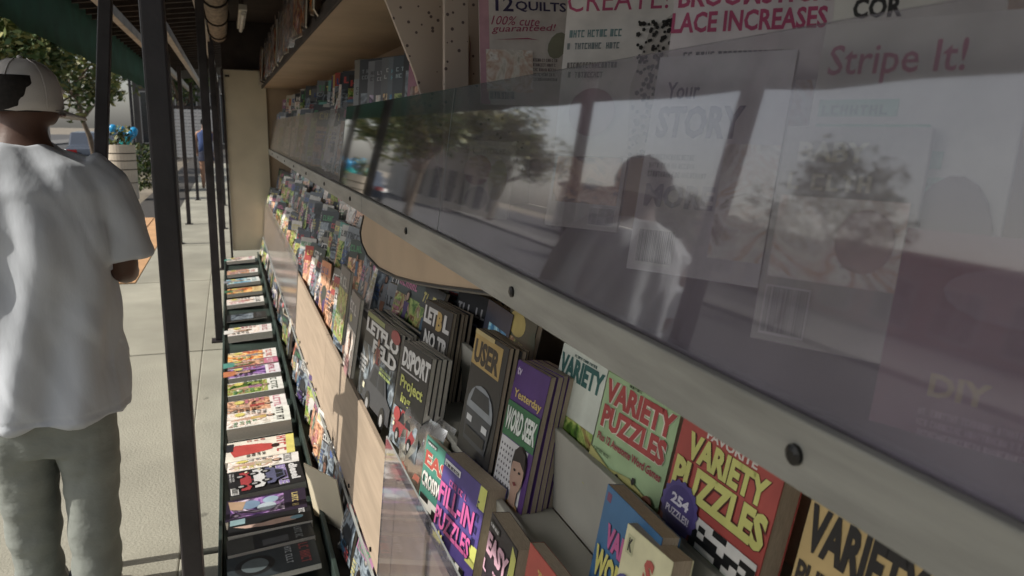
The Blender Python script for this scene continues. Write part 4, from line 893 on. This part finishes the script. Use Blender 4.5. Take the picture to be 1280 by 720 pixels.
# sign on a post
r = empty('street_sign', (-2.45, 24, 0)); tag(r, 'tall narrow black and white sign on a slim pole', 'sign')
b = MB(); b.tube([(0, 0, 0), (0, 0, 4.3)], .04, M_black, 10); b.build('pole', r)
b = MB(); b.box((-.14, -.05, 3.0), (.14, -.042, 4.1), M_black); pn = b.build('sign_panel', r)
c = MB()
for k, z in enumerate((3.1, 3.27, 3.5, 3.72, 3.9)): c.poly([(-.10, -.052, z), (.10, -.052, z+.05), (.10, -.052, z+.12), (-.10, -.052, z+.07)], mk('sign_white', (.75, .75, .72), .5))
c.build('lettering', pn, fix=False)
def car(x, y, rz, paint, label):
    r = empty('parked_car', (x, y, -.13)); r.rotation_euler.z = rz; tag(r, label, 'car', 'cars parked along the road')
    pm = mk('paint_'+label.split()[0], paint, .25, .05, 2, spec=.7)
    b = MB(); b.prism([(-2.2, .3), (-2.25, .62), (-2.1, .82), (-1.3, .92), (-.7, 1.38), (.75, 1.42), (1.35, .98), (2.05, .86), (2.2, .6), (2.15, .3)], -.86, .86, 1, pm); b.build('body', r, .06)
    b = MB(); b.prism([(-1.15, .95), (-.66, 1.3), (.72, 1.34), (1.2, 1.0)], -.866, .866, 1, M_glass); b.build('window', r)
    for sx in (-1.35, 1.35):
        for sy in (-.8, .8):
            b = MB(); b.tube([(sx, sy-.1, .32), (sx, sy+.1, .32)], .32, M_black, 20); q = b.build('wheel', r)
            b = MB(); b.tube([(sx, sy-.108, .32), (sx, sy+.108, .32)], .19, mk('rim', (.5, .5, .5), .3, metal=.8), 12); b.build('rim', q)
    for sy in (-.6, .6):
        b = MB(); b.box((2.14, sy-.16, .6), (2.235, sy+.16, .72), mk('headlight', (.7, .7, .68), .1)); b.build('headlight', r)
        b = MB(); b.box((-2.27, sy-.16, .64), (-2.19, sy+.16, .78), mk('tail_light', (.4, .02, .02), .2)); b.build('tail_light', r)
car(-4.7, 34, math.pi/2, (.05, .06, .08), 'dark parked saloon further up the near kerb')
car(-12.2, 3, -math.pi/2, (.3, .05, .05), 'maroon parked saloon at the far kerb')
# roller shutter front at the end of the walk
r = empty('roller_shutter', (-1.4, 40, 0)); tag(r, 'pale ribbed roller shutter at the far end of the walk', 'shutter')
for k in range(14):
    b = MB(); b.box((-.9, 0, .1+k*.16), (.9, .05, .1+k*.16+.145), mk('shutter_slat_paint', (.55, .53, .5), .5)); b.build('slat', r, .01)
b = MB(); b.box((-1.0, -.02, 0), (-.905, .08, 2.5), M_dark); b.box((.905, -.02, 0), (1.0, .08, 2.5), M_dark); b.box((-.9, -.02, 2.36), (.9, .08, 2.5), M_dark); b.build('frame', r)

# ================================================================ PEOPLE
def obj_from(vs, fs, name, mat, parent=None, smooth=True):
    me = bpy.data.meshes.new(name); me.from_pydata(vs, [], fs); me.materials.append(mat); me.polygons.foreach_set('use_smooth', [smooth]*len(fs)); me.update()
    o = bpy.data.objects.new(name, me); C.objects.link(o)
    if parent: o.parent = parent
    return o
def baked(o):
    dg = bpy.context.evaluated_depsgraph_get(); me = bpy.data.meshes.new_from_object(o.evaluated_get(dg)); old = o.data; o.modifiers.clear(); o.data = me
    if not me.materials: 
        for x in old.materials: me.materials.append(x)
    return o
def skinned(name, pts, edges, rad, mat, parent, sub=2):
    me = bpy.data.meshes.new(name); me.from_pydata([Vector(p) for p in pts], edges, []); me.materials.append(mat)
    o = bpy.data.objects.new(name, me); C.objects.link(o)
    md = o.modifiers.new('skin', 'SKIN'); md.use_smooth_shade = True
    for i, sv in enumerate(me.skin_vertices[0].data):
        r = rad[i]; sv.radius = r if isinstance(r, tuple) else (r, r); sv.use_root = (i == 0)
    s = o.modifiers.new('sub', 'SUBSURF'); s.levels = sub; s.render_levels = sub
    baked(o); o.data.polygons.foreach_set('use_smooth', [True]*len(o.data.polygons)); o.parent = parent; return o
def rings(mb, secs, mat, n=28, cap=True):
    """loft through sections (cx, cy, z, rx, ry, power)"""
    vs = []; fs = []
    for cx, cy, z, rx, ry, pw in secs:
        for k in range(n):
            t = 2*math.pi*k/n; c, s = math.cos(t), math.sin(t)
            vs.append((cx+rx*math.copysign(abs(c)**pw, c), cy+ry*math.copysign(abs(s)**pw, s), z))
    for i in range(len(secs)-1):
        for k in range(n): k2 = (k+1) % n; fs.append((i*n+k, i*n+k2, (i+1)*n+k2, (i+1)*n+k))
    if cap: fs.append(tuple(range(n))[::-1]); fs.append(tuple(range((len(secs)-1)*n, len(secs)*n)))
    mb.raw(vs, fs, mat)
def cloth(mb, name, parent, voxel, fold, smooth=6):
    o = mb.build(name); o.parent = parent
    r = o.modifiers.new('remesh', 'REMESH'); r.mode = 'VOXEL'; r.voxel_size = voxel; r.use_smooth_shade = True
    s = o.modifiers.new('smooth', 'SMOOTH'); s.iterations = smooth; s.factor = .5
    mt = mb.mats[0]; baked(o)
    if not o.data.materials: o.data.materials.append(mt)
    me = o.data; ns = [v.normal.copy() for v in me.vertices]
    for v, nn in zip(me.vertices, ns): v.co += nn*fold(v.co)
    me.polygons.foreach_set('use_smooth', [True]*len(me.polygons)); me.update(); return o
from mathutils import noise
M_skin = mk('dark_skin', (.085, .042, .028), .5, .15, 12, .06, 200)
M_shirt = mk('white_tshirt_cotton', (.465, .49, .525), .95, .06, 6, .5, 13, stretch=(1, 1, .45))
M_pants = mk('grey_khaki_trousers', (.21, .225, .205), .9, .14, 8, .6, 16, stretch=(1, 1, 1.6))
M_cap = mk('white_cap_cotton', (.52, .50, .48), .95, .08, 9, .25, 500)
M_strap = mk('black_cap_strap', (.012, .012, .014), .6)
M_hair = mk('black_hair', (.012, .010, .009), .8, .4, 90)
M_shoe = mk('white_trainer', (.4, .39, .37), .6, .2, 9)
PX, PY = -.535, 2.5
per = empty('person', (PX, PY, 0)); tag(per, 'person in a white cap, loose white t-shirt and grey trousers walking away along the rack', 'person')
def hand(P, E, wrist, dirv, side, palm=Vector((0, 0, -1))):
    """append palm, four fingers and a thumb to the skeleton"""
    d = dirv.normalized(); s = side.normalized(); i0 = len(P)
    P.append((wrist+d*.045, (.024, .036))); E.append((i0-1, i0)); P.append((wrist+d*.085, (.018, .036))); E.append((i0, i0+1))
    for k in range(4):
        L = (.068, .078, .072, .056)[k]; st = wrist+d*.088+s*(.03-.02*k); b = i0+1
        a = len(P); P.append((st+d*.01, (.0095, .0095))); E.append((b, a)); P.append((st+d*L*.55+palm*.012, (.0088, .0088))); E.append((a, a+1)); P.append((st+d*L*.85+palm*.034, (.0075, .0075))); E.append((a+1, a+2))
    a = len(P); P.append((wrist+d*.03+s*.042, (.012, .012))); E.append((i0, a)); P.append((wrist+d*.065+s*.058+palm*.012, (.0095, .0095))); E.append((a, a+1)); P.append((wrist+d*.09+s*.052+palm*.03, (.008, .008))); E.append((a+1, a+2))
V = Vector
P = [(V((0, .0, .86)), (.12, .085)), (V((0, .0, 1.05)), (.125, .095)), (V((0, -.005, 1.24)), (.15, .10)), (V((0, -.01, 1.37)), (.12, .085)), (V((.0, .0, 1.44)), (.058, .06)), (V((.004, .012, 1.50)), (.055, .058)), (V((.008, .02, 1.555)), (.070, .088)), (V((.01, .025, 1.615)), (.074, .095)), (V((.01, .022, 1.66)), (.05, .065))]
E = [(i, i+1) for i in range(8)]
def limb(P, E, root, pts): 
    a = root
    for p, r in pts: P.append((V(p), r if isinstance(r, tuple) else (r, r))); E.append((a, len(P)-1)); a = len(P)-1
limb(P, E, 3, [((.17, 0, 1.37), .055), ((.225, .0, 1.24), .05), ((.222, .01, 1.08), .044), ((.215, .14, 1.055), .041), ((.16, .27, 1.05), .030)]); hand(P, E, V((.16, .27, 1.05)), V((-.4, .9, .05)), V((-.2, -.1, 1)), V((-.9, -.3, 0)))
limb(P, E, 3, [((-.17, 0, 1.37), .055), ((-.235, .0, 1.24), .05), ((-.225, .01, 1.08), .044), ((-.21, .13, 1.03), .041), ((-.13, .25, 1.03), .030)]); hand(P, E, V((-.13, .25, 1.03)), V((.4, .9, .05)), V((.2, -.1, 1)), V((.9, -.3, 0)))
limb(P, E, 0, [((.085, 0, .78), .075), ((.088, .01, .47), .055), ((.083, -.025, .12), .042), ((.083, -.01, .05), .042), ((.09, .12, .035), .03)])
limb(P, E, 0, [((-.085, 0, .78), .075), ((-.09, .035, .47), .055), ((-.091, .06, .12), .042), ((-.091, .08, .05), .042), ((-.095, .21, .035), .03)])
# face: nose, chin, ears on the head (turned a little to the right)
fdir = V((.86, .51, 0)).normalized(); fs_ = V((fdir.y, -fdir.x, 0)); hc = V((.01, .025, 1.575))
limb(P, E, 6, [(hc+fdir*.075+V((0, 0, -.045)), (.034, .03))])
limb(P, E, 6, [(hc+fdir*.10+V((0, 0, .005)), (.014, .016))])
skinned('body', [p for p, r in P], E, [r for p, r in P], M_skin, per)
for sgn in (-1, 1):                                                  # ears, eyes
    b = MB(); b.smooth = True; c0 = hc+fs_*sgn*.078+V((0, 0, .005)); b.tube([c0-fdir*.012+V((0, 0, -.028)), c0-fdir*.014+fs_*sgn*.008, c0-fdir*.004+fs_*sgn*.01+V((0, 0, .026)), c0+fdir*.012+V((0, 0, .022)), c0+fdir*.012+V((0, 0, -.02))], [.006, .011, .010, .008, .005], M_skin, 8); b.build('ear', per)
    e = MB(); e.smooth = True; ec = hc+fdir*.085+fs_*sgn*.033+V((0, 0, .02)); e.tube([ec-fdir*.01, ec, ec+fdir*.008], [.013, .012, .004], mk('eye_white', (.6, .58, .55), .2), 10); e.build('eye', per)
b = MB(); mc = hc+fdir*.098+V((0, 0, -.045)); b.tube([mc-fs_*.024-fdir*.008, mc, mc+fs_*.024-fdir*.008], [.004, .008, .004], mk('lips', (.12, .045, .04), .45), 8); b.build('mouth', per)
# hair below the cap
b = MB(); secs = []
for z, rx in ((1.535, .069), (1.55, .079), (1.58, .083), (1.61, .084), (1.63, .078)): secs.append((.005-fdir.x*.012, .012-fdir.y*.012, z, rx, rx+.014, 1))
rings(b, secs, M_hair, 28); b.smooth = True; b.build('hair', per)
# cap: crown, band opening with strap, brim
b = MB(); b.smooth = True; secs = [(.01, .02, 1.592, .097, .108, 1), (.01, .02, 1.62, .099, .110, 1), (.01, .02, 1.655, .097, .107, 1), (.01, .02, 1.69, .086, .095, 1), (.01, .02, 1.715, .064, .07, 1), (.01, .02, 1.73, .034, .038, 1), (.01, .02, 1.734, .006, .006, 1)]
rings(b, secs, M_cap, 40); cap = b.build('cap', per); cap.location = (.0, .0, -.062); cap.scale = (1, 1, 1)
me = cap.data
for v in me.vertices: v.co.x = .01+(v.co.x-.01)*.95; v.co.y = .02+(v.co.y-.02)*.95; v.co.z += .006*noise.noise(v.co*22)+(0 if v.co.z > 1.72 else .0); v.co += v.co.normalized()*0
cap.location = (0, 0, -.055); cap.rotation_euler = (0, 0, 0)
bk = -fdir; bs = V((bk.y, -bk.x, 0))
b = MB(); vs = []; ctr = V((.01, .02, 1.60)); L = 14                  # dark arched opening at the back
for i in range(L+1):
    a = -1.0+2.0*i/L; d = (bk*math.cos(a*.24)+bs*math.sin(a*.24)); hgt = .038*math.sqrt(max(0, 1-a*a))
    rr = V((d.x*.1005, d.y*.1115, 0)); vs.append(ctr+rr+V((0, 0, -.008))); vs.append(ctr+rr*.992+V((0, 0, max(.002, hgt))))
b.raw(vs, [(2*i, 2*i+2, 2*i+3, 2*i+1) for i in range(L)], M_hair); o = b.build('cap_opening', cap)
b = MB(); vs = []
for i in range(L+1):
    a = -1.05+2.1*i/L; d = (bk*math.cos(a*.3)+bs*math.sin(a*.3)); rr = V((d.x*.1025, d.y*.1135, 0)); vs.append(ctr+rr+V((0, 0, -.010))); vs.append(ctr+rr+V((0, 0, .014)))
b.raw(vs, [(2*i, 2*i+2, 2*i+3, 2*i+1) for i in range(L)], M_strap); b.build('strap', cap)
b = MB(); b.smooth = True; vs = []; L = 12
for i in range(L+1):
    a = -1.1+2.2*i/L; d = fdir*math.cos(a)+fs_*math.sin(a); e0 = V((.01, .02, 1.596))+V((d.x*.096, d.y*.107, 0)); ln_ = .06*math.cos(a*.95)
    vs += [e0, e0+fdir*ln_+V((0, 0, -.022*math.cos(a))), e0+V((0, 0, -.005)), e0+fdir*ln_+V((0, 0, -.022*math.cos(a)-.005))]
b.raw(vs, [(4*i, 4*i+4, 4*i+5, 4*i+1) for i in range(L)]+[(4*i+2, 4*i+3, 4*i+7, 4*i+6) for i in range(L)]+[(4*i+1, 4*i+5, 4*i+7, 4*i+3) for i in range(L)], M_cap); b.build('brim', cap)
for k in range(6):                                                   # panel seams and button
    a = k*math.pi/3+.3; sm = MB(); sm.smooth = True
    sm.tube([(.01+.0955*c_*math.cos(a), .02+.106*c_*math.sin(a), z) for z, c_ in ((1.60, .975), (1.625, .985), (1.656, .965), (1.69, .86), (1.716, .64), (1.732, .3))], .0016, M_cap, 5); sm.build('seam', cap)
sm = MB(); sm.smooth = True; sm.tube([(.01, .02, 1.732), (.01, .02, 1.739), (.01, .02, 1.742)], [.008, .007, .003], M_cap, 12); sm.build('button', cap)
# t-shirt
b = MB(); rings(b, [(.0, 0, .665, .218, .178, .85), (0, 0, .76, .212, .172, .85), (0, 0, .90, .197, .155, .85), (0, -.005, 1.08, .20, .15, .8), (0, -.01, 1.22, .215, .145, .78), (0, -.012, 1.32, .215, .128, .8), (0, -.01, 1.39, .185, .10, .85), (0, -.003, 1.43, .12, .082, .95), (0, .0, 1.452, .078, .076, 1)], M_shirt)
for sg in (-1, 1):
    vs = []; path = [(sg*.13, -.008, 1.365, .075), (sg*.185, -.005, 1.315, .084), (sg*.22, 0, 1.23, .078), (sg*.232, .005, 1.12, .079)]
    b.tube([p[:3] for p in path], [p[3] for p in path], M_shirt, 18)
def shirt_fold(p):
    a = math.atan2(p.y, p.x); k = min(1, max(0, (1.36-p.z)/.2))
    drape = .014*math.sin(a*6+3.2*math.sin(p.z*3.1+.6)+p.x*5)*k*(.5+.5*min(1, max(0, (1.25-p.z)*1.6)))
    n = noise.noise(V((p.x*7, p.y*7, p.z*2.6)))*.018+.013*abs(noise.noise(V((p.x*9+p.z*4, p.y*9, p.z*2.2-p.x*3))))-.009*max(0, .25-abs(noise.noise(V((p.x*6+p.z*3.2, p.y*6, p.z*1.3+4)))))*3+noise.noise(V((p.x*16+p.z*5, p.y*16, p.z*7)))*.007
    hem = -.0035 if .688 < p.z < .698 else 0
    cuff = 0
    return drape*(1 if abs(p.x) < .2 else .3)+n+hem
cloth(b, 'tshirt', per, .008, shirt_fold, 6)
# trousers
b = MB(); rings(b, [(0, 0, .56, .155, .115, .8), (0, .0, .66, .168, .135, .85), (0, 0, .74, .165, .12, .85), (0, 0, .82, .12, .09, .9)], M_pants)
rings(b, [(.080, -.02, .045, .066, .105, .85), (.082, -.025, .16, .064, .095, .85), (.085, -.015, .30, .07, .098, .85), (.088, .0, .46, .078, .105, .85), (.086, .0, .62, .088, .12, .85), (.08, 0, .74, .08, .10, .85)], M_pants, 24)
rings(b, [(-.090, .065, .045, .066, .10, .85), (-.092, .06, .16, .064, .092, .85), (-.092, .05, .30, .07, .096, .85), (-.090, .03, .46, .078, .105, .85), (-.086, .0, .62, .088, .12, .85), (-.08, 0, .74, .08, .10, .85)], M_pants, 24)
def pant_fold(p):
    low = max(0, (.36-p.z)/.36); kn = max(0, 1-abs(p.z-.47)/.12)
    return noise.noise(V((p.x*6, p.y*6, p.z*9)))*.006+.005*low*math.sin(p.z*52+4*noise.noise(V((p.x*5, p.y*5, p.z*3))))+.003*kn*math.sin(p.z*60+p.x*20)+noise.noise(V((p.x*14, p.y*14, p.z*20)))*.003+.009*(abs(noise.noise(V((p.x*7+p.z*5, p.y*7, p.z*7-p.x*6))))-.2)+.006*(abs(noise.noise(V((p.x*11-p.z*6, p.y*11+3, p.z*13))))-.2)*(.4+low+kn)
cloth(b, 'trousers', per, .008, pant_fold, 4)
for x, y in ((.085, -.01), (-.09, .08)):
    b = MB(); b.smooth = True; rings(b, [(x, y+.04, .002, .047, .14, .8), (x, y+.04, .03, .05, .143, .8), (x, y+.03, .06, .045, .12, .85), (x, y, .085, .04, .07, 1)], M_shoe, 20); b.build('shoe', per)
# far pedestrian
q = empty('person', (-.52, 20.5, 0)); tag(q, 'distant person in a navy top and dark shorts behind the posts', 'person')
P = [(V((0, 0, .95)), (.12, .09)), (V((0, 0, 1.15)), (.11, .085)), (V((0, 0, 1.36)), (.13, .085)), (V((0, 0, 1.48)), (.05, .05)), (V((0, .01, 1.60)), (.075, .09)), (V((0, .01, 1.68)), (.06, .07))]
E = [(i, i+1) for i in range(5)]
for s in (-1, 1):
    limb(P, E, 2, [((s*.18, 0, 1.38), .05), ((s*.22, .0, 1.12), .04), ((s*.2, .1, .92), .03)]); hand(P, E, V((s*.2, .1, .92)), V((0, .4, -.9)), V((-s*.2, 1, .3)), V((-s, 0, 0)))
    limb(P, E, 0, [((s*.1, 0, .85), .09), ((s*.1, .03*s, .48), .06), ((s*.1, -.05*s, .1), .042), ((s*.11, .1-.05*s, .04), .035)])
skinned('body', [p for p, r in P], E, [r for p, r in P], mk('tan_skin', (.32, .18, .12), .5), q)
b = MB(); b.smooth = True; rings(b, [(0, 0, .92, .17, .12, .9), (0, 0, 1.15, .16, .115, .9), (0, 0, 1.36, .19, .115, .85), (0, 0, 1.45, .08, .07, 1)], mk('navy_top', (.05, .08, .2), .9, .1, 8)); b.build('top', q)
b = MB(); rings(b, [(0, 0, .7, .19, .13, .85), (0, 0, .95, .165, .12, .9)], mk('navy_shorts', (.03, .035, .06), .9)); b.build('shorts', q)
b = MB(); b.smooth = True; rings(b, [(0, -.01, 1.58, .08, .09, 1), (0, -.01, 1.66, .085, .095, 1), (0, 0, 1.72, .05, .06, 1)], M_hair, 20); b.build('hair', q)
print('magazines', NMAG, 'objects', len(scn.objects))
